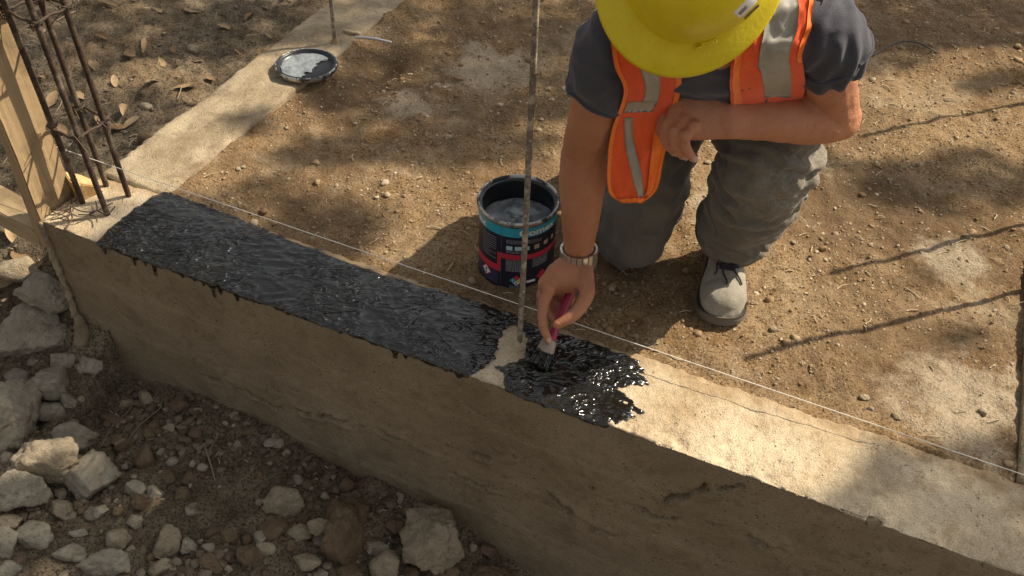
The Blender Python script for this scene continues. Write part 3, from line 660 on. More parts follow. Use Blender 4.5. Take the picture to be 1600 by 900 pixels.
def mat_liquid():
    k = NT('can_bitumen_sky_sheen'); n = k.noise(14, 3, 0.5, dist=1.6)
    return k.set(k.mix(k.ramp(n, [(0.42, 0), (0.62, 1)]), (0.17, 0.195, 0.205), (0.36, 0.40, 0.415)), 0.2, k.bump(n, 0.006), spec=0.7)  # grey-blue sky reflection painted into the base colour of the black fill
build('bitumen_fill', mb, mat_liquid(), can)
def wrap(u, z, r):                                              # u: arc position (m) from the camera side, to the right
    ph = u / CR_; return np.stack([CC[0] + r * np.sin(ph), CC[1] - r * np.cos(ph), CC[2] + z], -1)
def strip(mb, u0, u1, z0, z1, lift=0.0004, sl=0.0):
    n = max(3, int(abs(u1 - u0) / 0.004)); u, v = np.meshgrid(np.linspace(u0, u1, n), np.linspace(0, 1, 2), indexing='ij')
    mb.add(wrap(u, z0 + (z1 - z0) * v + sl * (u - u0), CR_ + lift).reshape(-1, 3), gridf(n, 2))
def decal(name, mat, *rects, lift=0.0004, kind=None):
    mb = MB()
    for r in rects: strip(mb, *r, lift=lift)
    return tag(build(name, mb, mat, can), kind=kind)
HALF = CR_ * math.pi
decal('label_band', M_TEAL, (-HALF, HALF, 0.150, 0.1735), lift=0.0003)
decal('indigo_band', M_BLUE, (-HALF, -0.040, 0.012, 0.046), lift=0.0003)
decal('red_stripe', M_RED, (-0.034, 0.125, 0.089, 0.103), (-HALF * 0.9, -0.036, 0.049, 0.067), (-0.042, -0.034, 0.049, 0.103), lift=0.0005)
decal('label_seam', plain('seam_line', (0.09, 0.09, 0.12), 0.4), (-0.0335, -0.0325, 0.012, 0.172), lift=0.0007)
decal('info_box', M_CYAN, (-0.022, -0.009, 0.115, 0.1255), (-0.004, 0.011, 0.115, 0.1255), (0.0125, 0.027, 0.115, 0.1255), lift=0.0006)
decal('tan_box', M_TAN, (0.038, 0.050, 0.114, 0.126), (0.062, 0.074, 0.116, 0.127), (0.086, 0.096, 0.116, 0.128), lift=0.0006)
decal('code_box', M_WHITE, (0.024, 0.044, 0.022, 0.0285), lift=0.0006)
rc = random.Random(4); rows = []
def para(u0, u1, z0, z1, dz=0.0034, h=0.0013):
    z = z1
    while z > z0:
        u = u0; end = u1 - (rc.random() < 0.3) * (u1 - u0) * rc.uniform(0.1, 0.5)
        while u < end:
            w_ = rc.uniform(0.002, 0.007); rows.append((u, min(u + w_, end), z, z + h)); u += w_ + 0.0013
        z -= dz
para(-0.022, 0.055, 0.133, 0.1405, 0.0036, 0.0011); para(-0.022, 0.022, 0.054, 0.086, 0.0030); para(0.036, 0.075, 0.062, 0.086, 0.0030); para(-0.085, -0.046, 0.078, 0.138, 0.0062); para(-0.022, 0.02, 0.106, 0.111, 0.004)
decal('fine_print', plain('print_grey', (0.38, 0.38, 0.40), 0.5), *rows, lift=0.0006, kind='stuff')
def diamond(name, uc, zc, r, cols, lift=0.0007, inner=None):
    root = None
    for q, mat in enumerate(cols):
        mb = MB(); n = 7
        if len(cols) == 1: a, b = np.meshgrid(np.linspace(-1, 1, n), np.linspace(-1, 1, n), indexing='ij')
        else:
            lo = ((0, 0), (-1, 0), (-1, -1), (0, -1))[q]; a, b = np.meshgrid(np.linspace(lo[0], lo[0] + 0.96, n), np.linspace(lo[1], lo[1] + 0.96, n), indexing='ij')
        mb.add(wrap(uc + (a - b) * r * 0.5, zc + (a + b) * r * 0.5, CR_ + lift).reshape(-1, 3), gridf(n, n)); o = build(name, mb, mat, can)
    return o
diamond('hazard_frame', -0.072, 0.036, 0.0155, [M_RED]); diamond('hazard_field', -0.072, 0.036, 0.0125, [M_WHITE], 0.0010)
diamond('flammable_sign', 0.061, 0.034, 0.0145, [M_RED]); diamond('hazard_quarter', 0.002, 0.031, 0.0155, [M_RED, M_TEAL, M_WHITE, M_YEL])
def text_on_can(txt, u, z, size, mat, name, lift=0.0012, bold=0.0, stretch=1.0):
    cu = bpy.data.curves.new('t', 'FONT'); cu.body = txt; cu.size = 1; cu.offset = bold; cu.resolution_u = 3; o = bpy.data.objects.new('t', cu); COL.objects.link(o)
    me = bpy.data.meshes.new_from_object(o.evaluated_get(bpy.context.evaluated_depsgraph_get())); bpy.data.objects.remove(o); bpy.data.curves.remove(cu)
    bm = bmesh.new(); bm.from_mesh(me); bmesh.ops.triangulate(bm, faces=bm.faces[:])
    x0, x1 = min(v.co.x for v in bm.verts), max(v.co.x for v in bm.verts); n = 40
    for i in range(1, n): bmesh.ops.bisect_plane(bm, geom=list(bm.verts) + list(bm.edges) + list(bm.faces), plane_co=(x0 + (x1 - x0) * i / n, 0, 0), plane_no=(1, 0, 0))
    for v in bm.verts: v.co = Vector(wrap(np.array(u + v.co.x * size * stretch), np.array(z + v.co.y * size), CR_ + lift) - CC)
    bm.to_mesh(me); bm.free(); return put(name, me, mat, can)
text_on_can('Comex', 0.0035, 0.1545, 0.0225, M_WHITE, 'brand_lettering', bold=0.028, stretch=1.28); text_on_can('Comex', -0.162, 0.1545, 0.0225, M_WHITE, 'brand_lettering', bold=0.028, stretch=1.28)
text_on_can('!', -0.0745, 0.0285, 0.020, M_NAVY, 'exclamation_mark', 0.0014, 0.03); text_on_can('1', -0.0085, 0.0275, 0.010, M_WHITE, 'digit', 0.0014, 0.01); text_on_can('0', -0.001, 0.0195, 0.010, M_NAVY, 'digit', 0.0014, 0.01)
for u0 in (-0.012, -0.002, 0.006): decal('base_icon', plain('icon_grey', (0.30, 0.30, 0.31), 0.5), (u0, u0 + 0.007, 0.0095, 0.0105), (u0, u0 + 0.001, 0.0105, 0.015), (u0 + 0.006, u0 + 0.007, 0.0105, 0.015), (u0, u0 + 0.007, 0.015, 0.016), lift=0.0018)
# ------------------------------------------------------------------ rocks and stones
def rock_shape(seed, sub=4, facets=11, sharp=0.75, rough=0.09):
    r = np.random.default_rng(seed); D, Fq = ico(sub); n = r.normal(size=(facets, 3)); n /= np.linalg.norm(n, axis=1)[:, None]; d = r.uniform(0.50, 0.98, facets)
    dots = np.clip(D @ n.T, 0.05, 1); k = 55; rad = -np.log((np.exp(-k * d / dots)).sum(1) + math.exp(-k * 1.1)) / k
    rad = rad * sharp + (1 - sharp) * 0.9
    o = r.uniform(0, 50, 3); rad = rad * (1 + rough * fbm(D[:, 0] * 2.2 + o[0], D[:, 1] * 2.2 + o[1], D[:, 2] * 2.2 + o[2], 5, 0.6) + rough * 0.35 * pn(D[:, 0] * 13, D[:, 1] * 13 + o[1], D[:, 2] * 13))
    V = D * rad[:, None]; V -= (V.max(0) + V.min(0)) / 2; V /= (V.max(0) - V.min(0)) / 2
    return V, Fq
def place_rock(px, py, w, h, mat, label, seed, sub=4, sharp=0.75, rough=0.09, sink=0.35, group=None, up=0.0, facets=11):
    z = -0.45
    for _ in range(14):
        p = at(px, py, z); dp = (p - EYE) @ FWD; c = 0.5 * h * dp / F_PX; z = 0.5 * z + 0.5 * (gz(p[0], p[1]) + up + c * (1 - 2 * sink))
    p = at(px, py, z); a = 0.5 * w * dp / F_PX; V, Fq = rock_shape(seed, sub, facets, sharp, rough)
    V = V * np.array([a, c, c]); o = put('rock', mesh_np('rock', V, Fq), M_ROCKS[mat], loc=tuple(p)); o.location = p
    return tag(o, label, 'rock', group)
BIG = [
 (53, 522, 112, 96, 'grey', 'large grey boulder left of the beam corner below the plank', .30, .0), (70, 455, 84, 66, 'grey', 'grey rock between the boulder and the wooden plank', .3, .03),
 (142, 570, 48, 36, 'grey', 'pale wedge of rock at the foot of the beam corner', .3, 0), (80, 602, 62, 52, 'grey', 'rounded grey rock just below the large boulder', .3, 0),
 (8, 655, 96, 122, 'grey', 'big rounded rock cut off by the left picture edge', .3, .02), (76, 645, 62, 42, 'grey', 'flat grey rock beside the big left-edge rock', .3, 0),
 (118, 688, 74, 46, 'grey', 'flat angular rock above the two largest lower rocks', .3, 0), (74, 716, 108, 76, 'pale', 'long rough rock with a lit tan side at lower left', .25, .04),
 (141, 747, 86, 88, 'grey', 'round pitted grey rock right of the long rough rock', .25, .01), (32, 772, 88, 72, 'grey', 'rock with a sunlit tip near the left edge', .3, .02),
 (15, 817, 42, 32, 'pale', 'small tan rock near the left edge below the lit tip', .3, 0), (55, 838, 66, 44, 'grey', 'half buried grey rock at lower left', .45, 0),
 (8, 853, 44, 54, 'grey', 'grey rock at the left edge near the bottom corner', .4, 0), (158, 880, 100, 50, 'grey', 'broad half buried slab at the bottom left', .5, 0),
 (229, 622, 31, 29, 'pale', 'pale angular stone near the foot of the beam face', .3, 0), (200, 630, 21, 24, 'pale', 'small egg-shaped pale stone beside the angular one', .3, 0),
 (278, 634, 34, 34, 'red', 'round reddish stone at the foot of the beam face', .35, 0), (264, 669, 23, 17, 'pale', 'small flat pale stone below the round reddish one', .3, 0),
 (227, 716, 37, 50, 'brown', 'upright tan brown stone standing alone in the dark soil', .3, 0), (194, 698, 36, 32, 'brown', 'dark stone sunk in soil left of the upright tan stone', .45, 0),
 (236, 678, 21, 21, 'brown', 'small brown stone above the upright tan stone', .3, 0), (211, 764, 36, 26, 'grey', 'squarish grey stone, left one of the cluster of three', .3, 0),
 (241, 771, 29, 29, 'grey', 'round stone, right one of the cluster of three', .3, 0), (217, 784, 26, 28, 'brown', 'brownish stone, lowest of the cluster of three', .3, 0),
 (261, 847, 46, 54, 'pale', 'pale triangular stone leaning at the bottom left', .25, 0), (186, 845, 40, 38, 'pale', 'pale chipped flat stone left of the triangular one', .35, 0),
 (122, 833, 27, 18, 'grey', 'small pale shard above the broad buried slab', .3, 0), (250, 890, 40, 34, 'pale', 'pale stone cut by the bottom edge below the triangle', .35, 0),
 (297, 853, 25, 30, 'grey', 'small grey stone right of the triangular stone', .3, 0), (356, 841, 33, 29, 'brown', 'knobbly brown stone alone at lower left of centre', .35, 0),
 (443, 787, 68, 46, 'pale', 'tan angular rock with a pointed right end', .3, .01), (425, 831, 48, 43, 'brown', 'brown rock directly below the tan angular rock', .3, 0),
 (466, 834, 44, 30, 'pale', 'low tan stone in front of the large dark rock', .3, 0), (499, 820, 36, 26, 'pale', 'pale stone resting on the large dark rock', .2, .05),
 (540, 832, 92, 128, 'brown', 'large dark earthy rock near the bottom centre', .4, -.01), (676, 847, 104, 110, 'pale', 'large pale rock with a peaked top by the beam face', .25, .0),
 (601, 881, 50, 48, 'pale', 'smooth pale egg-shaped rock left of the peaked one', .25, 0), (589, 858, 42, 24, 'grey', 'flat dark stone above the egg-shaped rock', .35, 0),
 (641, 808, 32, 23, 'brown', 'small mossy stone behind the peaked rock', .35, 0), (616, 825, 40, 30, 'red', 'reddish stone left of the peaked rock', .35, 0),
 (763, 860, 32, 30, 'red', 'reddish brown stone right of the peaked rock', .35, 0), (739, 856, 13, 13, 'pale', 'tiny pale pebble right of the peaked rock', .3, 0),
 (756, 896, 116, 44, 'brown', 'broad reddish slab at the bottom edge', .5, 0), (547, 894, 48, 30, 'brown', 'dark stone cut by the bottom edge under the earthy rock', .35, 0),
 (640, 897, 34, 24, 'brown', 'brown stone cut by the bottom edge beside the egg-shaped one', .35, 0)]
BIG += [(28, 590, 44, 34, 'grey', 'grey chunk wedged under the large boulder', .3, 0), (110, 625, 34, 26, 'grey', 'small grey chunk right of the rounded rock', .3, 0), (150, 800, 40, 30, 'grey', 'low grey stone below the round pitted rock', .35, 0),
 (95, 800, 46, 36, 'pale', 'tan stone below the long rough rock', .35, 0), (108, 862, 48, 36, 'grey', 'grey stone just above the broad buried slab', .35, 0), (20, 890, 60, 34, 'grey', 'grey rock in the bottom left corner', .35, 0), (210, 815, 30, 24, 'grey', 'grey stone above the pale chipped flat stone', .35, 0),
 (330, 880, 40, 30, 'brown', 'brown stone by the bottom edge left of centre', .35, 0), (390, 870, 44, 34, 'brown', 'dark stone below the brown rock at bottom centre', .35, 0), (480, 880, 46, 34, 'pale', 'tan stone by the bottom edge left of the earthy rock', .35, 0), (300, 800, 28, 22, 'grey', 'grey stone in the dark soil left of the tan angular rock', .35, 0),
 (100, 560, 40, 34, 'grey', 'grey stone touching the large boulder on its right', .3, 0), (170, 655, 26, 20, 'brown', 'brown stone beside the thin dark root', .35, 0), (700, 896, 40, 26, 'brown', 'brown stone under the peaked rock at the bottom edge', .35, 0)]
for i, (px, py, w_, h_, m_, lb, sk, up) in enumerate(BIG):
    big = w_ > 60; place_rock(px, py, w_, h_, m_, lb, 100 + i, 5 if w_ > 80 else 4, 0.97, 0.12 if big else 0.10, sk + 0.08, None, up)
rc = random.Random(21); protos = [mesh_np('small_stone', rock_shape(300 + i, 3, 9, 0.9, 0.10)[0], ico(3)[1]) for i in range(10)]
n_s = 0
def in_trench(x, y, m=0.02): s, t = st(np.array([x, y])); return t < -m and s > -0.9
while n_s < 190:                                                 # small stones of the trench floor
    px, py = rc.uniform(-10, 820), rc.uniform(560, 905); p = drop(px, py)
    if not in_trench(p[0], p[1]): continue
    if px > 330 and rc.random() < 0.35: continue
    r_ = 0.004 + 0.013 * rc.random()**2.2; m_ = rc.choice(['grey', 'brown', 'brown', 'brown', 'grey', 'pale', 'red'])
    o = put('small_stone', protos[rc.randrange(10)].copy(), M_ROCKS[m_]); o.location = (p[0], p[1], p[2] + r_ * 0.15); o.scale = (r_ * rc.uniform(.9, 1.4), r_ * rc.uniform(.8, 1.2), r_ * rc.uniform(.6, .95)); o.rotation_euler = (rc.uniform(-.4, .4), rc.uniform(-.4, .4), rc.uniform(0, 6.28))
    cn = {'red': 'reddish'}.get(m_, m_); tag(o, 'small %s stone lying in the dark trench soil' % cn, 'stone', 'small %s stones of the trench floor' % cn); n_s += 1
PEB = [(525, 291), (447, 201), (372, 265), (380, 262), (470, 390), (488, 373), (490, 357), (700, 215), (1208, 515), (1500, 405), (1512, 408), (1573, 388), (738, 440), (912, 488), (993, 526), (1360, 384), (1240, 380), (1350, 622), (1535, 645), (1400, 652), (1360, 640), (320, 205), (735, 125), (1105, 255)]
for i, (px, py) in enumerate(PEB):
    p = drop(px, py, 0.0); r_ = rc.uniform(0.004, 0.009); o = put('pale_pebble', protos[i % 10].copy(), M_ROCKS['pale']); o.location = (p[0], p[1], p[2] + r_ * 0.3); o.scale = (r_ * 1.2, r_, r_ * 0.7); o.rotation_euler = (0, 0, rc.uniform(0, 6))
    tag(o, 'pale pebble lying on the brown inner soil', 'pebble', 'pale pebbles on the inner soil')
for i, (px, py, w_, h_, lb) in enumerate([(229, 168, 20, 18, 'small grey stone among dry leaves beyond the cage'), (232, 219, 30, 28, 'squarish brown stone against the outer side of the side beam'), (300, 78, 22, 16, 'flat grey stone in the soil left of the side beam'), (32, 425, 70, 40, 'crumbled mortar lump under the horizontal plank')]):
    o = place_rock(px, py, w_, h_, 'pale' if i != 1 else 'brown', lb, 500 + i, 3)

# pebbles and clods too small to count, as one mass each
def scatter(name, n, sampler, size, mat, label, zoff=0.3, seed=1, sub=1):
    r = np.random.default_rng(seed); D, Fq = ico(sub); xs, ys = sampler(r, n); n = len(xs); zs = ground_z(xs, ys)
    rad = size[0] + (size[1] - size[0]) * r.random(n)**3; J = D[None] * (1 + 0.28 * r.normal(size=(n, len(D), 1)).clip(-1, 1)) * (rad[:, None] * np.stack([1 + 0.4 * r.random(n), 1 + 0.2 * r.random(n), 0.6 + 0.3 * r.random(n)], 1))[:, None]
    a = r.uniform(0, 6.28, n); ca, sa = np.cos(a)[:, None], np.sin(a)[:, None]
    V = np.stack([J[..., 0] * ca - J[..., 1] * sa + xs[:, None], J[..., 0] * sa + J[..., 1] * ca + ys[:, None], J[..., 2] + (zs + rad * zoff)[:, None]], -1)
    Fb = (Fq[None] + (np.arange(n) * len(D))[:, None, None]).reshape(-1, 3)
    o = put(name, mesh_np(name, V.reshape(-1, 3), Fb, sub > 1), mat); return tag(o, label, kind='stuff')
def samp(inner, clump=3.0, x0=-1.6, x1=1.6, y0=0.55, y1=3.2):
    def f(r, n):
        x = r.uniform(x0, x1, n * 6); y = r.uniform(y0, y1, n * 6); s, t = st(np.stack([x, y], -1))
        a = (t > BW + 0.004) & (s > LW + 0.004) & (s < 2.08) if inner == 'in' else (t < -0.01) & (s > -1) if inner == 'tr' else (s < -0.02) & (t > 0.0)
        a &= r.random(n * 6) < sstep(-0.5, 0.6, fbm(x * clump, y * clump, 2.2, 3)); return x[a][:n], y[a][:n]
    return f
def mat_grit(name, cols):
    k = NT(name); k.co = k.n('ShaderNodeNewGeometry').outputs['Random Per Island']; return k.set(k.ramp(k.co, [(i / len(cols), c) for i, c in enumerate(cols)]), 0.9, spec=0.2)
M_GRIT = mat_grit('soil_grit', [(0.20, 0.125, 0.06), (0.30, 0.21, 0.115), (0.24, 0.15, 0.075), (0.50, 0.42, 0.31), (0.16, 0.095, 0.045), (0.36, 0.28, 0.18), (0.27, 0.18, 0.10)])
M_GRIT2 = mat_grit('trench_grit', [(0.11, 0.083, 0.056), (0.18, 0.138, 0.096), (0.13, 0.095, 0.064), (0.27, 0.22, 0.16), (0.09, 0.066, 0.045), (0.15, 0.108, 0.075)])
scatter('soil_crumbs', 14000, samp('in'), (0.0009, 0.0040), M_GRIT, 'fine crumbs and grit on the inner soil', 0.2, 11)
scatter('soil_clods', 420, samp('in', 2.5), (0.003, 0.0105), M_GRIT, 'loose clods of earth on the inner soil', 0.1, 19, 2)
scatter('trench_gravel', 15000, samp('tr', 4), (0.0016, 0.0115), M_GRIT2, 'fine gravel and clods of the trench floor', 0.2, 12)
scatter('bank_gravel', 2200, samp('left', 4), (0.0016, 0.008), M_GRIT2, 'fine gravel of the ground left of the side beam', 0.2, 13)
def fibres(name, n, sampler, L, mat, label, seed):
    r = np.random.default_rng(seed); xs, ys = sampler(r, n); n = len(xs); mb = MB()
    for x, y in zip(xs, ys):
        l = r.uniform(*L) * (0.4 + r.random()); a = r.uniform(0, 3.14); b = a + r.normal() * 0.3; z = gz(x, y); w_ = r.uniform(0.0006, 0.0016)
        p = [np.array([x, y, z + 0.002]), np.array([x + math.cos(a) * l, y + math.sin(a) * l, z + 0.003 + 0.004 * r.random()]), np.array([x + math.cos(a) * l + math.cos(b) * l, y + math.sin(a) * l + math.sin(b) * l, z + 0.002])]
        V, Fs = tube(p, w_, 4, 5, cap=0); mb.add(V, Fs)
    return tag(build(name, mb, mat), label, kind='stuff')
fibres('straw_litter', 420, samp('in', 4), (0.004, 0.016), M_STRAW, 'dry straw and root bits scattered on the inner soil', 31)
fibres('root_litter', 200, samp('tr', 4), (0.005, 0.02), M_STRAW, 'dry roots and straw bits scattered in the trench', 32)
fibres('bank_straw', 230, samp('left', 4), (0.01, 0.04), M_STRAW, 'dry stems scattered left of the side beam', 33)
M_ROOT = plain('dry_root', (0.24, 0.185, 0.125), 0.85, 0, 0.4, 60, 0.0008, 0.2)
for pts, lb in (((( 197, 698), (216, 672), (236, 654), (252, 640), (254, 628)), 'pale crooked root arching over the trench soil'), (((160, 700), (178, 668), (200, 648), (208, 636)), 'thin dark root left of the crooked pale root'),
                (((322, 703), (330, 728), (337, 754)), 'straight pale twig lying near the foot of the beam'), (((330, 705), (338, 690), (342, 680)), 'short twig above the straight pale twig')):
    mb = MB(); q = [drop(*p) + np.array([0, 0, 0.008]) for p in pts]; mb.add(*tube(q, [0.0026 - 0.0015 * i / len(q) for i in range(len(q))], 7)); tag(build('root', mb, M_ROOT), lb, 'root')

# dry leaves
def leaf_mesh(seed):
    r = random.Random(seed); nu, nv = 11, 7; V = np.zeros((nu, nv, 3)); curl = r.uniform(0.4, 1.3); tw = r.uniform(-.8, .8); wd = r.uniform(0.36, 0.62)
    for i in range(nu):
        u = i / (nu - 1); w_ = wd * math.sin(math.pi * min(1, u * 0.98 + 0.01))**0.8 * (1.15 - 0.5 * u)
        for j in range(nv):
            v = (j / (nv - 1) - 0.5) * 2; a = v * curl; V[i, j] = ((u - 0.5) * 2 * math.cos(0.3 * u), w_ * math.sin(a + tw * u * 0.3) / max(curl, .3), 0.35 * w_ * (1 - math.cos(a)) * 2 + 0.18 * math.sin(u * 3 + seed) + 0.05 * r.uniform(-1, 1) * abs(v))
    V[..., 2] -= V[..., 2].min(); me = mesh_np('dry_leaf', V.reshape(-1, 3), gridf(nu, nv)); return me
lms = [leaf_mesh(i) for i in range(8)]
LV = [(196, 175, .05), (205, 86, .045), (226, 77, .05), (254, 100, .035), (289, 138, .05), (84, 159, .045), (70, 124, .04), (126, 154, .05), (168, 8, .05), (187, 205, .045), (215, 40, .035), (300, 20, .04), (310, 98, .03), (350, 45, .035), (160, 60, .04), (145, 105, .04), (120, 178, .05), (205, 195, .04), (260, 55, .035), (180, 130, .035), (330, 125, .03), (95, 205, .045), (160, 190, .05), (390, 30, .035), (420, 60, .03), (30, 410, .05), (52, 425, .045), (15, 440, .05), (250, 20, .04), (275, 80, .04), (20, 365, .05), (240, 130, .035), (1590, 130, .02), (718, 125, .02), (375, 85, .03), (230, 15, .035)]
for i, (px, py, sz) in enumerate(LV):
    p = drop(px, py, -0.15); o = put('dry_leaf', lms[i % 8].copy(), M_LEAF); o.location = p + np.array([0, 0, 0.004]); sz *= 0.8; o.scale = (sz, sz, sz * rc.uniform(.7, 1.3)); o.rotation_euler = (rc.uniform(-.3, .3), rc.uniform(-.3, .3), rc.uniform(0, 6.28))
    tag(o, 'curled tan dry leaf lying on the bare ground', 'leaf', 'dry leaves on the ground')
# ------------------------------------------------------------------ the worker
A3 = lambda *v: np.array(v, float)
BASE = A3(0.37, 1.66, 0.0); KL = A3(0.466, 1.455, 0.428)
def mat_skin():
    k = NT('tanned_skin'); n = k.noise(9, 4); f = k.noise(220, 3, 0.7); b = k.noise(900, 2)
    c = k.mix(k.ramp(n, [(0.35, 0), (0.68, 1)]), (0.41, 0.165, 0.082), (0.51, 0.225, 0.120)); c = k.mix(k.ramp(f, [(0.58, 0), (0.76, 0.5)]), c, (0.20, 0.08, 0.048)); c = k.mix(k.ramp(k.noise(34, 4, 0.65), [(0.5, 0), (0.75, 0.45)]), c, (0.47, 0.25, 0.16))
    return k.set(c, 0.52, k.bump(k.math('ADD', f, k.math('MULTIPLY', b, 0.4)), 0.0022), spec=0.4, **{'Subsurface Weight': 0.12, 'Subsurface Radius': (0.012, 0.004, 0.002), 'Subsurface Scale': 1.0})
def mat_cloth(name, a, b, dust=None, scale=1.0, weave=0.0006, rough=0.9):
    k = NT(name); n = k.noise(7 * scale, 5, 0.6); f = k.noise(420, 2, 0.6); m_ = k.noise(45, 4, 0.65)
    c = k.mix(k.ramp(n, [(0.32, 0), (0.68, 1)]), a, b); c = k.mix(k.ramp(f, [(0.35, 0.35), (0.5, 0)]), c, tuple(np.array(a) * 0.55))
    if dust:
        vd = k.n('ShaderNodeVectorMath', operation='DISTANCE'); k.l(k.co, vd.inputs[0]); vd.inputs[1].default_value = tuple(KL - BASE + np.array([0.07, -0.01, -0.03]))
        kd = k.ramp(k.math('ADD', vd.outputs['Value'], k.math('MULTIPLY', k.math('SUBTRACT', k.noise(26, 4, 0.7), 0.5), 0.10)), [(0.05, 0.75), (0.15, 0.12)])  # pale patch on the raised knee: dust, with its sunlit look painted in
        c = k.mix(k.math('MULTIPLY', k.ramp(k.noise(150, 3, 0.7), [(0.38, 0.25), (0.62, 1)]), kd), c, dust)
    return k.set(c, rough, k.bump(k.math('ADD', k.math('MULTIPLY', f, 0.5), m_), weave * 2), spec=0.2, **{'Sheen Weight': 0.15})
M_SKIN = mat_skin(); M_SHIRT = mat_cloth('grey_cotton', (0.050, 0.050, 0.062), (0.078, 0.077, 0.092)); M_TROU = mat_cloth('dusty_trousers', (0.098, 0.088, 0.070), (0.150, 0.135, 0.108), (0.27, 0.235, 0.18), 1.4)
M_VEST = mat_cloth('orange_mesh_fabric', (0.72, 0.085, 0.022), (0.88, 0.13, 0.03), None, 1, 0.0003, 0.75); M_TRIM = mat_cloth('orange_trim', (0.90, 0.17, 0.02), (0.95, 0.24, 0.03), None, 1, 0.0003, 0.7)
M_REFL = plain('reflective_tape', (0.33, 0.31, 0.26), 0.45, 0.15, 0.12, 60, 0.0002); M_HELM = None
def mat_helm():
    k = NT('yellow_plastic'); n = k.noise(18, 5, 0.7); f = k.noise(130, 3, 0.7); v = k.noise(1.0, 3, 0.6, k.map((260, 24, 60), (0.4, 0.2, 0.7)))
    c = k.mix(k.ramp(n, [(0.3, 0), (0.7, 1)]), (0.64, 0.49, 0.010), (0.75, 0.60, 0.016)); c = k.mix(k.math('MULTIPLY', k.ramp(f, [(0.58, 0), (0.75, 0.5)]), k.ramp(n, [(0.45, 0), (0.6, 1)])), c, (0.40, 0.31, 0.06)); c = k.mix(k.ramp(v, [(0.66, 0), (0.74, 0.5)]), c, (0.78, 0.70, 0.30))
    return k.set(c, k.ramp(n, [(0.3, 0.28), (0.7, 0.46)]), k.bump(k.math('ADD', f, k.math('MULTIPLY', v, 0.6)), 0.0004), spec=0.45)
M_HELM = mat_helm()
M_BOOT = mat_cloth('dusty_boot_leather', (0.22, 0.195, 0.15), (0.33, 0.30, 0.24), (0.42, 0.38, 0.30), 2, 0.0008, 0.8); M_SOLE = plain('boot_sole', (0.13, 0.115, 0.09), 0.9, 0, 0.3, 50, 0.001); M_LACE = plain('black_lace', (0.018, 0.018, 0.020), 0.8)
M_HAIR = plain('dark_hair', (0.015, 0.012, 0.010), 0.6, 0, 0.3, 200, 0.001)
person = thing('person', BASE, 'worker kneeling in yellow hard hat and orange vest, brushing the beam', 'person')
SR, SLh = dep(964, 66, 1.46), dep(1280, 50, 1.46)                # shoulder joints: his right (left in the picture), his left
ER, WR = dep(912, 238, 1.70), at(904, 402, 0.185)                # right elbow, wrist
EL, WL = dep(1306, 186, 1.64), dep(1146, 186, 1.535)             # left elbow, wrist
HR, HL = A3(0.30, 1.75, 0.42), A3(0.46, 1.79, 0.42)              # hips
KR = A3(0.262, 1.625, 0.083)        # knees
AR, AL = A3(0.32, 1.99, 0.085), A3(0.478, 1.60, 0.105)           # ankles
MID = (SR + SLh) / 2; LAT = (SLh - SR) / np.linalg.norm(SLh - SR)
PEL = (HR + HL) / 2 + A3(0, 0.01, 0.02)
# head frame: top axis, gaze axis, sideways
HD = dep(1090, -74, 1.275); gaze = -UPV * 0.92 + FWD * 0.28 - RGT * 0.34; gaze /= np.linalg.norm(gaze); topa = -FWD * 0.95 - UPV * 0.32; topa -= gaze * (topa @ gaze); topa /= np.linalg.norm(topa); side = np.cross(gaze, topa)

# --- body: one continuous skin surface (head, neck, trunk, arms, hands, legs)
mb = MB()
hc = HD - topa * 0.014
mb.add(*ellipsoid(hc, [side * 0.074, gaze * 0.090, topa * 0.102])); mb.add(*ellipsoid(hc - topa * 0.055 + gaze * 0.03, [side * 0.060, gaze * 0.068, topa * 0.070]))
mb.add(*ellipsoid(hc - topa * 0.105 + gaze * 0.062, [side * 0.028, gaze * 0.025, topa * 0.020]))                                  # chin
mb.add(*tube([hc - topa * 0.005 + gaze * 0.088, hc - topa * 0.03 + gaze * 0.103, hc - topa * 0.048 + gaze * 0.108], [0.008, 0.012, 0.016], 10))   # nose
for q in (-1, 1):
    mb.add(*ellipsoid(hc - topa * 0.005 + side * q * 0.033 + gaze * 0.078, [side * 0.024, gaze * 0.012, topa * 0.010])); mb.add(*ellipsoid(hc - topa * 0.035 + side * q * 0.046 + gaze * 0.066, [side * 0.020, gaze * 0.016, topa * 0.018]))
    mb.add(*ellipsoid(hc - topa * 0.028 + side * q * 0.080 - gaze * 0.005, [side * 0.008, gaze * 0.018, topa * 0.032]))           # ears
mb.add(*tube([hc - topa * 0.072 + gaze * 0.092 - side * 0.022, hc - topa * 0.070 + gaze * 0.100, hc - topa * 0.072 + gaze * 0.092 + side * 0.022], [0.006, 0.009, 0.006], 8))
NB = MID + A3(-0.005, 0.035, 0.035)
mb.add(*tube([hc - topa * 0.05 - gaze * 0.02, (hc - topa * 0.05 - gaze * 0.02 + NB) / 2, NB, NB + (PEL - NB) * 0.12], [0.056, 0.056, 0.062, 0.07], 18))
CH = MID + (PEL - MID) * 0.30; WA = MID + (PEL - MID) * 0.70
mb.add(*tube([MID + (PEL - MID) * 0.04, CH, WA, PEL], [(0.13, 0.075), (0.145, 0.095), (0.13, 0.09), (0.135, 0.10)], 24, None, LAT))
for S0, E_, W_ in ((SR, ER, WR), (SLh, EL, WL)):
    mb.add(*tube([MID + (S0 - MID) * 0.55, S0, S0 + (E_ - S0) * 0.45, E_ - (E_ - S0) * 0.06], [0.055, 0.054, 0.047, 0.041], 18))
UF = np.cross(ER - WR, A3(0, 0, 1))
mb.add(*tube([ER - (ER - SR) * -0.0, ER + (WR - ER) * 0.22, ER + (WR - ER) * 0.55, WR - (WR - ER) * 0.08, WR + (WR - ER) * 0.03], [0.041, 0.0435, 0.038, (0.030, 0.025), (0.029, 0.023)], 20, None, RGT))
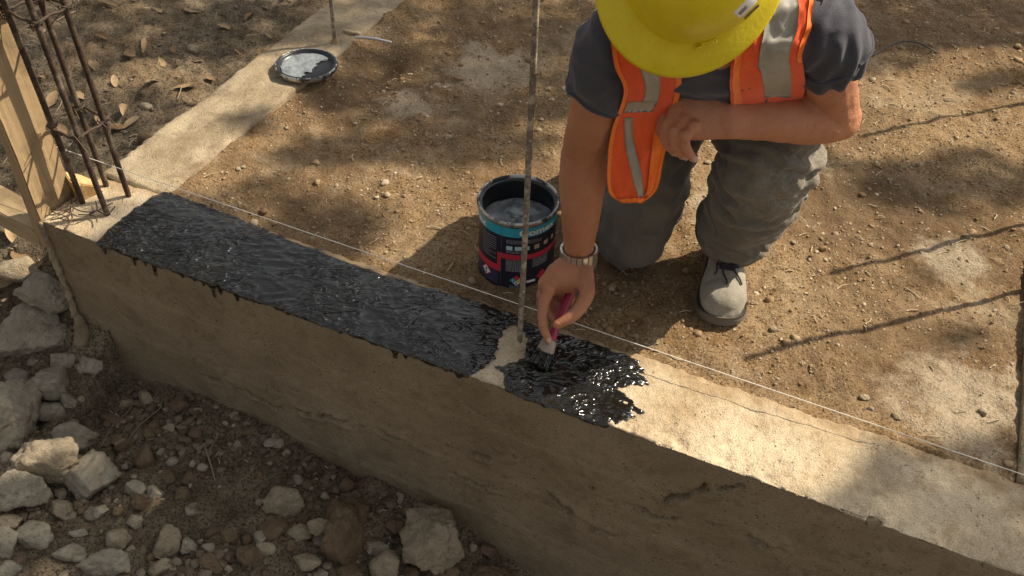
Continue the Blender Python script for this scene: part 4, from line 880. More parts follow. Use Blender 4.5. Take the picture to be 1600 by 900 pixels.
mb.add(*tube([EL + (EL - WL) * 0.03, EL + (WL - EL) * 0.25, EL + (WL - EL) * 0.6, WL - (WL - EL) * 0.06, WL + (WL - EL) * 0.04], [0.039, 0.044, 0.038, (0.033, 0.026), (0.034, 0.024)], 20, None, UPV))
mb.add(*ellipsoid(EL + (EL - WL) / np.linalg.norm(EL - WL) * 0.016 + A3(0, 0, -0.006), [A3(0.028, 0, 0), A3(0, 0.032, 0), A3(0, 0, 0.030)]))
for H_, K_, A_ in ((HR, KR, AR), (HL, KL, AL)):
    mb.add(*tube([H_, H_ + (K_ - H_) * 0.5, K_], [0.070, 0.060, 0.050], 14)); mb.add(*tube([K_, K_ + (A_ - K_) * 0.4, A_], [0.048, 0.046, 0.034], 14))
    mb.add(*tube([A_ - A3(0, 0, 0.0), A_ + A3(-0.004, -0.03 if A_[1] < 1.8 else 0.0, -0.05 if A_[1] < 1.8 else -0.03)], [0.032, 0.03], 12))
# right hand on the brush: palm, thumb and four fingers
BT = at(842, 572, BZ + 0.006); HT = at(895, 448, 0.128); BD = (HT - BT) / np.linalg.norm(HT - BT)     # brush tip, handle top
def h_at(px, py, z): return at(px, py, z)
iM, mM, rM, pM = h_at(858, 452, .152), h_at(852, 447, .128) + A3(0.006, 0.018, 0), h_at(862, 446, .120) + A3(.004, .036, 0), h_at(876, 446, .118) + A3(0, .050, 0)
cm = h_at(912, 432, .168)
mb.add(*tube([WR, WR + (iM - WR) * 0.55 + A3(0.010, 0, 0), iM * 0.6 + mM * 0.4], [(0.029, 0.021), (0.037, 0.022), (0.026, 0.017)], 18, None, RGT))
mb.add(*tube([WR, (WR + mM * 2) / 3, mM], [0.022, 0.023, 0.016], 14)); mb.add(*tube([WR, (WR + pM * 2) / 3, pM], [0.022, 0.020, 0.014], 14)); mb.add(*tube([iM, mM, rM, pM], [0.013, 0.014, 0.0135, 0.012], 12))
hand_r = [
 [iM, h_at(849, 478, .128), h_at(848, 506, .106), h_at(857, 531, .080)],
 [mM, h_at(844, 470, .100) + A3(.004, .014, 0), h_at(858, 500, .080) + A3(.006, .014, 0), h_at(872, 510, .085) + A3(.0, .012, 0)],
 [rM, h_at(852, 476, .090) + A3(.004, .026, 0), h_at(874, 494, .082) + A3(0, .022, 0), h_at(886, 488, .098) + A3(0, .018, 0)],
 [pM, h_at(868, 478, .086) + A3(.002, .038, 0), h_at(888, 488, .084) + A3(0, .030, 0), h_at(894, 478, .100) + A3(0, .024, 0)]]
for i, q in enumerate(hand_r): mb.add(*tube(q, [[0.0125, 0.0112, 0.0100, 0.0085], [0.013, 0.011, 0.010, 0.0085], [0.012, 0.0105, 0.0095, 0.008], [0.0105, 0.0092, 0.0085, 0.0075]][i], 12))
mb.add(*tube([WR + A3(0.008, -0.004, -0.006), cm, h_at(917, 462, .152), h_at(899, 490, .134), h_at(871, 507, .116)], [0.021, 0.021, 0.0150, 0.0130, 0.0100], 14))
# left hand hanging over the knee
pk = [dep(1058, 164, 1.545), dep(1062, 177, 1.530), dep(1070, 189, 1.518), dep(1083, 200, 1.508)]
mb.add(*tube([WL, (WL + (pk[1] + pk[2]) / 2) / 2 + A3(0, 0, 0.004), (pk[1] + pk[2]) / 2], [(0.033, 0.022), (0.040, 0.019), (0.038, 0.014)], 20, None, UPV)); mb.add(*tube(pk, [0.0125, 0.0135, 0.013, 0.0115], 12))
fl = [[(1040, 178, 1.548), (1034, 205, 1.565), (1045, 226, 1.578)], [(1044, 192, 1.530), (1040, 218, 1.548), (1054, 238, 1.560)], [(1055, 205, 1.515), (1055, 226, 1.530), (1068, 244, 1.542)], [(1070, 213, 1.503), (1072, 231, 1.516), (1083, 247, 1.524)]]
for i, q in enumerate(fl): mb.add(*tube([pk[i]] + [dep(*a) for a in q], [[0.0122, 0.0108, 0.0098, 0.0082], [0.0128, 0.011, 0.0100, 0.0085], [0.012, 0.0105, 0.0095, 0.0082], [0.0105, 0.0092, 0.0085, 0.0072]][i], 12))
mb.add(*tube([WL + A3(-0.01, 0.02, 0.005), dep(1100, 158, 1.565), dep(1070, 172, 1.590), dep(1056, 190, 1.600)], [0.018, 0.016, 0.0125, 0.010], 12))
for q in pk: mb.add(*ellipsoid(q - FWD * 0.004 + UPV * 0.002, [RGT * 0.0125, UPV * 0.0115, FWD * 0.011], 8, 12))
for q in fl: mb.add(*ellipsoid(dep(*q[0]) - FWD * 0.002, [RGT * 0.0118, UPV * 0.0118, FWD * 0.0115], 8, 12))
for q in hand_r[:2]: mb.add(*ellipsoid(q[0] - FWD * 0.003, [RGT * 0.014, UPV * 0.013, FWD * 0.013], 8, 12)); mb.add(*ellipsoid(q[1] - FWD * 0.001, [RGT * 0.0122, UPV * 0.012, FWD * 0.012], 8, 12))
V, Fq = remesh(mb, 0.0036, 4, 0.5); N = vnormals(V, Fq)
V = V + N * (0.0014 * fbm(V[:, 0] * 42, V[:, 1] * 42, V[:, 2] * 42, 3))[:, None]
body = put('body', mesh_np('body', V - BASE, Fq), M_SKIN, person)
# nails
mb = MB()
for q in (fl[1], fl[2], fl[3]):
    a, b = dep(*q[1]), dep(*q[2]); d = (b - a) / np.linalg.norm(b - a); n_ = -FWD - d * (-FWD @ d); n_ /= np.linalg.norm(n_); s_n = np.cross(d, n_); mb.add(*ellipsoid(b + n_ * 0.0062 + d * 0.001, [s_n * 0.0048, d * 0.0062, n_ * 0.0022], 8, 12))
a, b = hand_r[0][2], hand_r[0][3]; d = (b - a) / np.linalg.norm(b - a); n_ = -FWD - d * (-FWD @ d); n_ /= np.linalg.norm(n_); mb.add(*ellipsoid(b + n_ * 0.0065, [np.cross(d, n_) * 0.005, d * 0.0065, n_ * 0.0022], 8, 12))
tag(build('fingernails', mb, plain('nail', (0.50, 0.30, 0.22), 0.35), body), kind='stuff')
# face details under the brim
for q in (-1, 1):
    mb = MB(); mb.add(*ellipsoid(hc - topa * 0.016 + side * q * 0.032 + gaze * 0.083, [side * 0.012, gaze * 0.006, topa * 0.007], 10, 14)); build('eye', mb, plain('eye_white', (0.7, 0.68, 0.64), 0.25), body)
    mb = MB(); mb.add(*tube([hc + topa * 0.004 + side * q * 0.015 + gaze * 0.092, hc + topa * 0.008 + side * q * 0.033 + gaze * 0.090, hc + topa * 0.003 + side * q * 0.05 + gaze * 0.080], [0.003, 0.0045, 0.002], 8)); build('eyebrow', mb, M_HAIR, body)
mb = MB(); mb.add(*ellipsoid(hc + topa * 0.008 - gaze * 0.014, [side * 0.078, gaze * 0.089, topa * 0.098])); V, Fs = mb.verts(), mb.f; 
V = V + 0.003 * np.stack([fbm(V[:, 0] * 90 + i, V[:, 1] * 90, V[:, 2] * 90, 2) for i in range(3)], 1); mb2 = MB(); mb2.add(V, Fs); build('hair', mb2, M_HAIR, person)

# --- T-shirt
def fold(V, N, amp, sx, seed, axis_, k=1.0):
    u = V @ axis_; ph = fbm(V[:, 0] * 9 + seed, V[:, 1] * 9, V[:, 2] * 9, 2); r_ = 1 - np.abs(pn((V[:, 0] + 0.3 * u) * sx + ph, (V[:, 1] - 0.2 * u) * sx * k + seed, V[:, 2] * sx * 0.6 + ph)) * 2
    return V + N * (amp * np.clip(r_, -0.6, 1))[:, None]
mb = MB(); up = (MID - PEL) / np.linalg.norm(MID - PEL); ven = np.cross(up, LAT); ven /= np.linalg.norm(ven)
if ven[2] > 0: ven = -ven
st_ = [PEL + up * -0.04, PEL + up * 0.08, WA + ven * 0.012, CH + ven * 0.008, MID - up * 0.045, MID + up * 0.0, NB - up * 0.005]
mb.add(*tube(st_, [(0.165, 0.125), (0.168, 0.130), (0.172, 0.132), (0.178, 0.122), (0.165, 0.098), (0.125, 0.078), (0.070, 0.066)], 28, None, LAT, 0.4))
for S0, E_, q, rad in ((SR, ER, 0.38, (0.060, 0.060, 0.059, 0.058)), (SLh, EL, 0.20, (0.060, 0.062, 0.062, 0.061))):
    d = E_ - S0; mb.add(*tube([MID + (S0 - MID) * 0.45, S0 + up * 0.006, S0 + d * 0.30, S0 + d * q], list(rad), 22, None, (0.3, 0.2, 1), 0.12))
V, Fq = remesh(mb, 0.0052, 5, 0.5); N = vnormals(V, Fq)
V = fold(V, N, 0.0042, 16, 3.0, LAT); N = vnormals(V, Fq); dS = np.linalg.norm(V - (SLh + (EL - SLh) * 0.3), axis=1)
V = V + N * (0.0055 * np.exp(-(dS / 0.10)**2) * np.sin(((V - SLh) @ RGT) * 170 + 5 * fbm(V[:, 0] * 8, V[:, 1] * 8, V[:, 2] * 8, 2)))[:, None]
dS = np.linalg.norm(V - (SR + (ER - SR) * 0.4), axis=1); N = vnormals(V, Fq); V = V + N * (0.004 * np.exp(-(dS / 0.10)**2) * np.sin(((V - SR) @ (RGT * 0.5 + UPV)) * 120 + 4 * fbm(V[:, 0] * 9, V[:, 1] * 9, V[:, 2] * 9, 2)))[:, None]
shirt = put('t_shirt', mesh_np('t_shirt', V - BASE, Fq), M_SHIRT, person); SHV, SHF = V, Fq; BSH = bvh(V, Fq)
for S0, E_, q, r_ in ((SR, ER, 0.38, 0.0582), (SLh, EL, 0.20, 0.0615)):
    d = E_ - S0; c = S0 + d * q; d = d / np.linalg.norm(d); a = np.cross(d, A3(0.2, 0.3, 1)); a /= np.linalg.norm(a); b = np.cross(d, a); th = np.linspace(0, 2 * math.pi, 41)
    ring = c + np.outer(np.cos(th), a) * r_ + np.outer(np.sin(th), b) * r_ + d * (0.003 + 0.003 * np.sin(th * 3))[:, None]; ring = np.array([np.array(BSH.find_nearest(Vector(p_))[0]) + (p_ - c) * 0.012 for p_ in (ring - c) * 0.97 + c - d * 0.006]); mb = MB(); mb.add(*tube(ring, (0.0036), 8, 41, cap=0)); build('sleeve_hem', mb, M_SHIRT, shirt)

# --- trousers
mb = MB(); mb.add(*ellipsoid(PEL + A3(0, 0.01, -0.01), [LAT * 0.168, A3(0, 0.14, 0.02), A3(0, -0.02, 0.125)]))
mb.add(*tube([HL + A3(0, 0.02, 0), HL + (KL - HL) * 0.5, KL + A3(0, 0.02, 0.006)], [0.098, 0.090, 0.080], 22))
mb.add(*tube([KL + A3(0, 0.005, 0.0), KL + (AL - KL) * 0.30 + A3(0.0, -0.004, 0), KL + (AL - KL) * 0.65 + A3(0.0, 0.004, 0), AL + A3(-0.006, -0.01, 0.026)], [0.080, 0.084, 0.080, 0.077], 24, None, (0, 1, 0.2), 0.12))
mb.add(*ellipsoid(KL + A3(0.054, 0.01, -0.022), [A3(0.042, 0, 0), A3(0, 0.05, 0), A3(0, 0, 0.042)]))
mb.add(*tube([HR + A3(0, 0.02, 0), HR + (KR - HR) * 0.5 + A3(0, -0.01, 0), KR + A3(0, 0, 0.005)], [0.098, 0.092, 0.078], 22))
mb.add(*tube([KR + A3(0, 0, 0), KR + (AR - KR) * 0.45, AR + A3(0, 0.0, 0)], [0.076, 0.072, 0.066], 22, None, (0.3, 0.2, 1), 0.12))
V, Fq = remesh(mb, 0.0052, 4, 0.5); N = vnormals(V, Fq)
V = fold(V, N, 0.0075, 13, 7.0, A3(0, 0, 1), 0.7); N = vnormals(V, Fq)
dk = np.linalg.norm((V - KL) * A3(1, 1, 0.8), axis=1); V = V + N * ((0.006 * np.exp(-(dk / 0.14)**2) + 0.003) * np.sin(V[:, 2] * 130 + V[:, 0] * 55 + 6 * fbm(V[:, 0] * 8, V[:, 1] * 8, V[:, 2] * 8, 2)) * sstep(0.5, 0.2, np.abs(pn(V[:, 0] * 7, V[:, 1] * 7, V[:, 2] * 7 + 3))))[:, None]
for P0, P1, wgt in ((KL, AL, 1.0), (HR, KR, 0.8)):
    dd = (P1 - P0) / np.linalg.norm(P1 - P0); u_ = (V - P0) @ dd; rad_ = V - P0 - np.outer(u_, dd); rl_ = np.linalg.norm(rad_, axis=1); m_ = sstep(0.16, 0.11, rl_) * sstep(-0.06, 0.02, u_) * sstep(np.linalg.norm(P1 - P0) + 0.02, np.linalg.norm(P1 - P0) - 0.06, u_)
    a1 = rad_ @ RGT; wrp = 0.9 * fbm(V[:, 0] * 7, V[:, 1] * 7, V[:, 2] * 7 + 5, 2); cr_ = 1 - np.abs(pn(u_ * 17 + a1 * 9 + wrp, a1 * 7 + 3, wrp + 1)) * 3.0
    N = vnormals(V, Fq); V = V + N * (0.0075 * wgt * m_ * (np.clip(cr_, -0.3, 1) - 0.2))[:, None]
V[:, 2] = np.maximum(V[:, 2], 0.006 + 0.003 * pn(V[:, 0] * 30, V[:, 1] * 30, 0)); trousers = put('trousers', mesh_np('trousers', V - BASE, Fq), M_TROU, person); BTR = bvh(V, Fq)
d = (AL - KL) / np.linalg.norm(AL - KL); c = AL + A3(-0.006, -0.01, 0.026); a = np.cross(d, A3(1, 0, 0)); a /= np.linalg.norm(a); b = np.cross(d, a); th = np.linspace(0, 2 * math.pi, 61)
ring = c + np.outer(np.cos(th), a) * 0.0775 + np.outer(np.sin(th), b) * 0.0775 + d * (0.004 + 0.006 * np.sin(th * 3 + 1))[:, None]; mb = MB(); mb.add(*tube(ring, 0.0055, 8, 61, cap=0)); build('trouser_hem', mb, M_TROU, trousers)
# side seam on the shin
mb = MB(); sm = []
for u in np.linspace(0.02, 0.98, 26):
    px, py = 1128 - 22 * u + 10 * math.sin(u * 9), 232 + 160 * u; d_ = ray(px, py); h = BTR.ray_cast(Vector(EYE), Vector(d_).normalized())
    if h[0] is not None and h[3] < 2.1: sm.append(np.array(h[0]) + np.array(h[1]) * 0.001)
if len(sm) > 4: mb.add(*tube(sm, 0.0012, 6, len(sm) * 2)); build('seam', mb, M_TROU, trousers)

# --- boots
def boot(heel, toe, label):
    heel, toe = np.asarray(heel, float), np.asarray(toe, float); f = toe - heel; L = np.linalg.norm(f); f = f / L; up_ = A3(0, 0, 1) - f * f[2]; up_ /= np.linalg.norm(up_); r_ = np.cross(f, up_)
    P = lambda u, w_, z: heel + f * (u * L) + r_ * w_ + up_ * z
    wid = lambda u: np.interp(u, [0, .01, .04, .12, .3, .5, .68, .82, .90, .95, .98, .993, 1], [.006, .018, .029, .037, .038, .041, .050, .051, .046, .037, .025, .014, .004])
    mb = MB(); us = np.concatenate([[0.0, 0.012, 0.03], np.linspace(0.06, 0.94, 30), [0.97, 0.99, 1.0]]); rings = []
    for u in us:
        h = np.interp(u, [0, .03, .1, .35, .42, .55, .70, .80, .90, .96, 1], [.05, .085, .115, .135, .128, .104, .076, .066, .060, .048, .026]); w_ = wid(u) * 0.97; th = np.linspace(0, 2 * math.pi, 24, endpoint=False)
        x = np.sign(np.cos(th)) * np.abs(np.cos(th))**0.75 * w_; z = 0.022 + (h - 0.022) * (0.5 + 0.5 * np.sign(np.sin(th)) * np.abs(np.sin(th))**0.85); x = x * (1 - 0.30 * sstep(0.045, 0.11, z) * (u > .3))
        rings.append(heel + f * (u * L) + np.outer(x, r_) + np.outer(z, up_))
    n = 24; k = len(rings); V = np.concatenate(rings + [[rings[0].mean(0)], [rings[-1].mean(0)]]); a = np.arange(n); b = (a + 1) % n
    mb.add(V, [gridf(k, n, False, True), np.stack([np.full(n, k * n), b, a], 1), np.stack([np.full(n, k * n + 1), (k - 1) * n + a, (k - 1) * n + b], 1)])
    mb.add(*tube([P(.22, 0, .06), P(.25, 0, .11), P(.26, 0, .18)], [(0.058, 0.041), (0.060, 0.041), (0.060, 0.046)], 20, None, f))
    mb.add(*ellipsoid(P(.80, 0, .047), [f * 0.048, r_ * 0.047, up_ * 0.030]))
    V, Fq = remesh(mb, 0.0038, 5); N = vnormals(V, Fq); V = V + N * (0.0016 * fbm(V[:, 0] * 45, V[:, 1] * 45, V[:, 2] * 45, 3))[:, None]
    o = tag(put('boot', mesh_np('boot', V - BASE, Fq), M_BOOT, person), label); T_ = bvh(V, Fq)
    mb = MB(); cs = 0.5 - 0.5 * np.cos(np.linspace(0, math.pi, 46)); uu = np.concatenate([cs, cs[::-1][1:-1]]); sg = np.concatenate([np.ones(46), -np.ones(44)]); n = len(uu)
    rg = []
    for z, e in ((0.0, .001), (0.009, .004), (0.017, .004), (0.023, .002)):
        w_ = np.array([wid(u) for u in uu]) + e; c = (uu - 0.5) * (1 + 2 * e / L) + 0.5; tr = 0.0015 * (np.arange(n) % 2) * (z < 0.021); spring = 0.010 * sstep(0.8, 1.0, uu)
        rg.append(heel + np.outer(c * L, f) + np.outer(sg * (w_ - tr), r_) + np.outer(z + spring, up_))
    V = np.concatenate(rg + [[rg[0].mean(0)], [rg[-1].mean(0)]]); a = np.arange(n); b = (a + 1) % n
    mb.add(V, [gridf(4, n, False, True), np.stack([np.full(n, 4 * n), b, a], 1), np.stack([np.full(n, 4 * n + 1), 3 * n + a, 3 * n + b], 1)]); build('sole', mb, M_SOLE, o)
    def surf(u, w_, lift=0.0025):
        q = P(u, w_, 0.30); h = T_.ray_cast(Vector(q), Vector(-up_)); return np.array(h[0]) + up_ * lift if h[0] is not None else P(u, w_, .1)
    mb = MB(); g = [[surf(u, w_, 0.0015) for w_ in np.linspace(-.017, .017, 5)] for u in np.linspace(.40, .66, 12)]; mb.add(np.array(g).reshape(-1, 3), gridf(12, 5)); build('tongue', mb, M_LACE, o)
    for u in (.43, .48, .53, .58, .63):
        mb = MB(); mb.add(*tube([surf(u, w_, 0.0035) for w_ in np.linspace(-.022, .022, 7)], 0.0024, 7)); build('lace', mb, M_LACE, o)
    for w0, u1, w1 in ((-.006, .74, -.028), (.004, .80, .004), (.008, .70, .030)):
        mb = MB(); mb.add(*tube([surf(.57 + (u1 - .57) * q, w0 + (w1 - w0) * q + 0.006 * math.sin(q * 5), 0.004) for q in np.linspace(0, 1, 8)], 0.0019, 7)); build('lace', mb, M_LACE, o)
    return o
boot(A3(0.487, 1.690, 0.002), A3(0.437, 1.418, 0.006), 'dusty grey lace-up boot planted flat on the soil'); boot(A3(0.335, 2.075, 0.135), A3(0.30, 1.985, 0.004) + A3(-.01, -0.09, -0.00), 'boot folded behind the kneeling leg')

# --- safety vest: two hanging front panels, straps over the shoulders, back
def panel_surface(rows):
    """rows of (left point, right point, bulge); returns a smooth surface f(u across, v down)"""
    Lp = np.array([r[0] for r in rows]); Rp = np.array([r[1] for r in rows]); n = 60; Lc, Rc = catmull(Lp, n), catmull(Rp, n)
    def f(u, v, lift=0.0):
        u, v = np.broadcast_arrays(np.asarray(u, float), np.asarray(v, float)); x = np.clip(v, 0, 1) * (n - 1); i = np.minimum(x.astype(int), n - 2); w_ = (x - i)[..., None]
        l = Lc[i] * (1 - w_) + Lc[i + 1] * w_; r = Rc[i] * (1 - w_) + Rc[i + 1] * w_; p = l + (r - l) * u[..., None]
        b = 0.005 * np.sin(u * math.pi) + 0.005 * np.sin(u * 7 + v * 4) * v + 0.007 * fbm(u * 3 + 5, v * 5, 2.0, 3) + 0.005 * (1 - np.abs(pn(u * 4 + v * 3, v * 8 - u * 3, 4.0)) * 3).clip(-0.2, 1)
        return p - FWD * (b + lift)[..., None]
    return f
def patch(name, f, u0, u1, v0, v1, mat, parent, lift=0.0, thick=0.0016, nu=None, nv=None, label=None):
    nu = nu or max(4, int(abs(np.mean(u1) - np.mean(u0)) * 26)); nv = nv or max(4, int(abs(v1 - v0) * 70)); v = np.linspace(v0, v1, nv)[None]; 
    ua = np.interp(v, np.linspace(v0, v1, len(np.atleast_1d(u0))), np.atleast_1d(u0)); ub = np.interp(v, np.linspace(v0, v1, len(np.atleast_1d(u1))), np.atleast_1d(u1)); U = ua + (ub - ua) * np.linspace(0, 1, nu)[:, None]; W = np.broadcast_to(v, U.shape)
    A = f(U, W, lift + thick).reshape(-1, 3); B = f(U, W, lift - 0.0002).reshape(-1, 3); g = gridf(nu, nv); bd = np.concatenate([np.arange(nv), np.arange(1, nu) * nv + nv - 1, (nu - 1) * nv + np.arange(nv - 2, -1, -1), np.arange(nu - 2, 0, -1) * nv]); k = nu * nv
    b2 = np.roll(bd, -1); mb = MB(); mb.add(np.vstack([A, B]), [g[:, ::-1], g + k, np.stack([bd, b2, b2 + k, bd + k], 1)]); return tag(build(name, mb, mat, parent), label)
def shirt_hit(px, py, lift=0.016, default=1.5):
    d_ = ray(px, py); h = BSH.ray_cast(Vector(EYE), Vector(d_).normalized()); return (np.array(h[0]) - FWD * lift) if h[0] is not None and h[3] < 1.9 else dep(px, py, default)
def near(px, py, Y):
    a_, b_ = shirt_hit(px, py, 0.018, 9.0), aty(px, py, Y); return a_ if (a_ - EYE) @ FWD < (b_ - EYE) @ FWD else b_
# picture-left panel (his right)
zsh = SR * 0.45 + MID * 0.55
def over(p, lift=0.010):
    h = BSH.ray_cast(Vector((p[0], p[1], 1.2)), Vector((0, 0, -1))); return np.array(h[0]) + A3(0, 0, lift) if h[0] is not None else np.asarray(p)
Lrow = [(over(zsh + A3(-0.065, 0.10, 0)), over(zsh + A3(0.045, 0.10, 0))), (over(zsh + A3(-0.068, 0.045, 0)), over(zsh + A3(0.045, 0.045, 0))),
        (shirt_hit(939, 10), shirt_hit(1030, 10)), (shirt_hit(951, 62), shirt_hit(1052, 62)), (near(958, 110, 1.335), near(1058, 112, 1.345)), (near(972, 150, 1.335), near(1058, 152, 1.345)),
        (aty(955, 205, 1.342), aty(1046, 200, 1.350)), (aty(949, 255, 1.345), aty(1036, 250, 1.352)), (aty(951, 300, 1.350), aty(1026, 296, 1.356)), (aty(972, 318, 1.352), aty(1004, 318, 1.356))]
fL = panel_surface(Lrow)
vest = patch('safety_vest', fL, 0, 1, 0.0, 1.0, M_VEST, person, 0, 0.002, 26, 90, 'orange reflective vest hanging open at the front')
patch('reflective_strip', fL, (0.40, 0.40, 0.36), (0.72, 0.70, 0.62), 0.08, 0.60, M_REFL, vest, 0.003); patch('edge_trim', fL, 0.0, 0.075, 0.1, 0.97, M_TRIM, vest, 0.003); patch('edge_trim', fL, 0.90, 1.0, 0.30, 0.985, M_TRIM, vest, 0.004)
patch('reflective_strip', fL, (0.15, 0.62), (0.30, 0.80), 0.63, 0.94, M_REFL, vest, 0.003); patch('reflective_strip', fL, 0.10, 0.60, 0.585, 0.615, M_REFL, vest, 0.0042); patch('edge_trim', fL, 0.02, 0.98, 0.955, 1.0, M_TRIM, vest, 0.0045); patch('edge_trim', fL, (0.72, 0.80), (0.97, 0.92), 0.66, 0.93, M_TRIM, vest, 0.0060)
# picture-right panel (his left)
zsl = SLh * 0.42 + MID * 0.58
Rrow = [(over(zsl + A3(-0.045, 0.10, 0)), over(zsl + A3(0.065, 0.10, 0))), (over(zsl + A3(-0.045, 0.045, 0)), over(zsl + A3(0.068, 0.045, 0))),
        (shirt_hit(1150, 5), shirt_hit(1262, 5)), (shirt_hit(1146, 55), shirt_hit(1259, 50)), (near(1138, 100, 1.385), near(1246, 92, 1.40)), (near(1136, 140, 1.375), near(1252, 130, 1.41)), (near(1140, 178, 1.37), near(1254, 176, 1.43))]
fR = panel_surface(Rrow)
patch('front_panel', fR, 0, 1, 0.0, 1.0, M_VEST, vest, 0, 0.002, 26, 70); patch('reflective_strip', fR, (0.36, 0.36, 0.42), (0.78, 0.80, 0.80), 0.08, 0.92, M_REFL, vest, 0.003); patch('edge_trim', fR, 0.03, 0.14, 0.25, 0.98, M_TRIM, vest, 0.003); patch('edge_trim', fR, 0.93, 1.0, 0.1, 0.72, M_TRIM, vest, 0.003)
# back and sides: follows the shirt
c_ = SHV[SHF].mean(1); lat = (c_ - MID) @ LAT; alo = (MID - c_) @ up; dv = (c_ - (PEL + np.outer((c_ - PEL) @ up, up))) @ ven
sel = (np.abs(lat) < 0.150) & (alo > -0.03) & (alo < 0.46) & (dv < 0.015); Fs = SHF[sel]; used = np.unique(Fs); idx = np.full(len(SHV), -1); idx[used] = np.arange(len(used)); N = vnormals(SHV, SHF)
mb = MB(); mb.add((SHV + N * 0.007)[used], idx[Fs]); build('back_panel', mb, M_VEST, vest)
# --- hard hat
hat_c = HD + topa * 0.012; nth = 96; th = np.linspace(0, 2 * math.pi, nth, endpoint=False)
def hat_pt(th, ph, k=1.0):                                        # th=0 towards the visor
    rl, rs, rh = 0.119, 0.101, 0.126; x, y = np.cos(th), np.sin(th)
    c, s_ = np.cos(ph), np.sin(ph); e = np.abs(c)**0.85
    lift_ = 1 + 0.030 * np.exp(-((y * e) / 0.22)**2) * sstep(0.05, 0.5, s_) 
    return hat_c + ((gaze * ((x * e * rl * k)[..., None]) + side * ((y * e * rs * k)[..., None]) + topa * ((np.abs(s_)**0.95 * rh * lift_ * k)[..., None])))
phs = np.linspace(math.pi / 2 - 0.02, 0.0, 26); TH, PH = np.meshgrid(th, phs, indexing='ij'); rings = [hat_pt(th, np.full(nth, p)) for p in phs]
vis = np.clip(np.cos(th), 0, 1)**1.3; wbr = 0.014 + 0.036 * (0.5 + 0.5 * np.cos(th))**1.4
for q, dz in ((0.08, -0.002), (0.3, -0.004), (0.6, -0.006), (0.9, -0.0075), (1.0, -0.0095), (0.96, -0.0125), (0.7, -0.010), (0.2, -0.007), (0.0, -0.006)):
    base_ = hat_pt(th, np.zeros(nth)); out_ = np.outer(np.cos(th), gaze) * 0.119 + np.outer(np.sin(th), side) * 0.101; out_ /= np.linalg.norm(out_, axis=1)[:, None]; rings.append(base_ + out_ * (wbr * q)[:, None] + topa * dz - np.outer(vis * q * 0.008, topa))
for p in (0.05, 0.5, 1.0, 1.5): rings.append(hat_pt(th, np.full(nth, p), 0.975))
R_ = np.array(rings); k = len(rings); V = np.concatenate([R_.reshape(-1, 3), [hat_pt(np.zeros(1), np.full(1, math.pi / 2))[0]], [hat_pt(np.zeros(1), np.full(1, math.pi / 2), .975)[0]]]); a = np.arange(nth); b = (a + 1) % nth
mb = MB(); mb.add(V, [gridf(k, nth, False, True)[:, ::-1], np.stack([np.full(nth, k * nth), a, b], 1), np.stack([np.full(nth, k * nth + 1), (k - 1) * nth + b, (k - 1) * nth + a], 1)])
hat = tag(build('hard_hat', mb, M_HELM, person), 'yellow plastic hard hat with a front visor'); BH = bvh(mb.verts(), mb.f)
def on_hat(px, py, lift):
    h = BH.ray_cast(Vector(EYE), Vector(ray(px, py)).normalized()); return np.array(h[0]) + np.array(h[1]) * lift * (1 if np.array(h[1]) @ FWD < 0 else -1) if h[0] is not None else dep(px, py, 1.3)
def hat_patch(name, mat, q, lift, nu=9, nv=5, bow=0.0):
    q = np.array(q, float); mb = MB(); g = []
    for u in np.linspace(0, 1, nu):
        for v in np.linspace(0, 1, nv): p = (q[0] * (1 - u) + q[1] * u) * (1 - v) + (q[3] * (1 - u) + q[2] * u) * v; g.append(on_hat(p[0], p[1], lift * (1 if 0 < u < 1 and 0 < v < 1 else 0.1)))
    mb.add(np.array(g), gridf(nu, nv)); return build(name, mb, mat, hat)
hat_patch('accessory_slot', M_HELM, [(1082, 70), (1119, 59), (1122, 66), (1086, 78)], 0.0055, 14, 8)
hat_patch('sticker', M_WHITE, [(1146, 20), (1174, -8), (1184, 2), (1156, 30)], 0.0008); hat_patch('sticker_print', plain('sticker_grey', (0.22, 0.22, 0.22), 0.5), [(1151, 20), (1166, 5), (1171, 10), (1156, 25)], 0.0014)
hat_patch('slot', M_NAVY, [(1162, 28), (1184, 6), (1187, 9), (1165, 31)], 0.0008)

# --- wrist watch
wd = (WR - ER) / np.linalg.norm(WR - ER); wc = WR - wd * 0.004; a = RGT - wd * (RGT @ wd); a /= np.linalg.norm(a); b = np.cross(wd, a)
M_STEEL = plain('watch_steel', (0.62, 0.58, 0.52), 0.28, 0.85, 0.15, 60, 0.0002)
watch = None; nL = 20
for i in range(nL):
    t0 = 2 * math.pi * i / nL; c = wc + a * math.cos(t0) * 0.0350 + b * math.sin(t0) * 0.0310; tg = -a * math.sin(t0) + b * math.cos(t0); nr = np.cross(tg, wd)
    mb = MB()
    if i == 15:
        continue
    for off in (-0.0150, -0.0050, 0.0050, 0.0150): mb.add(*boxv(c + wd * off, wd * 0.0050, tg * 0.0050, nr * 0.0022, 0.0006))
    if watch is None: watch = tag(build('wrist_watch', mb, M_STEEL, person, False), 'steel bracelet watch on the right wrist')
    else: build('bracelet_link', mb, M_STEEL, watch, False)
b = -b; c6 = wc + b * 0.034; mb = MB(); mb.add(*tube([c6 - b * 0.003, c6 + b * 0.006], [0.017, 0.016], 28, 4, wd, 0.15)); build('watch_case', mb, M_STEEL, watch)
mb = MB(); mb.add(*tube([c6 + b * 0.0065, c6 + b * 0.0088], [0.0135, 0.013], 28, 3, wd, 0.1)); build('watch_dial', mb, M_NAVY, watch)

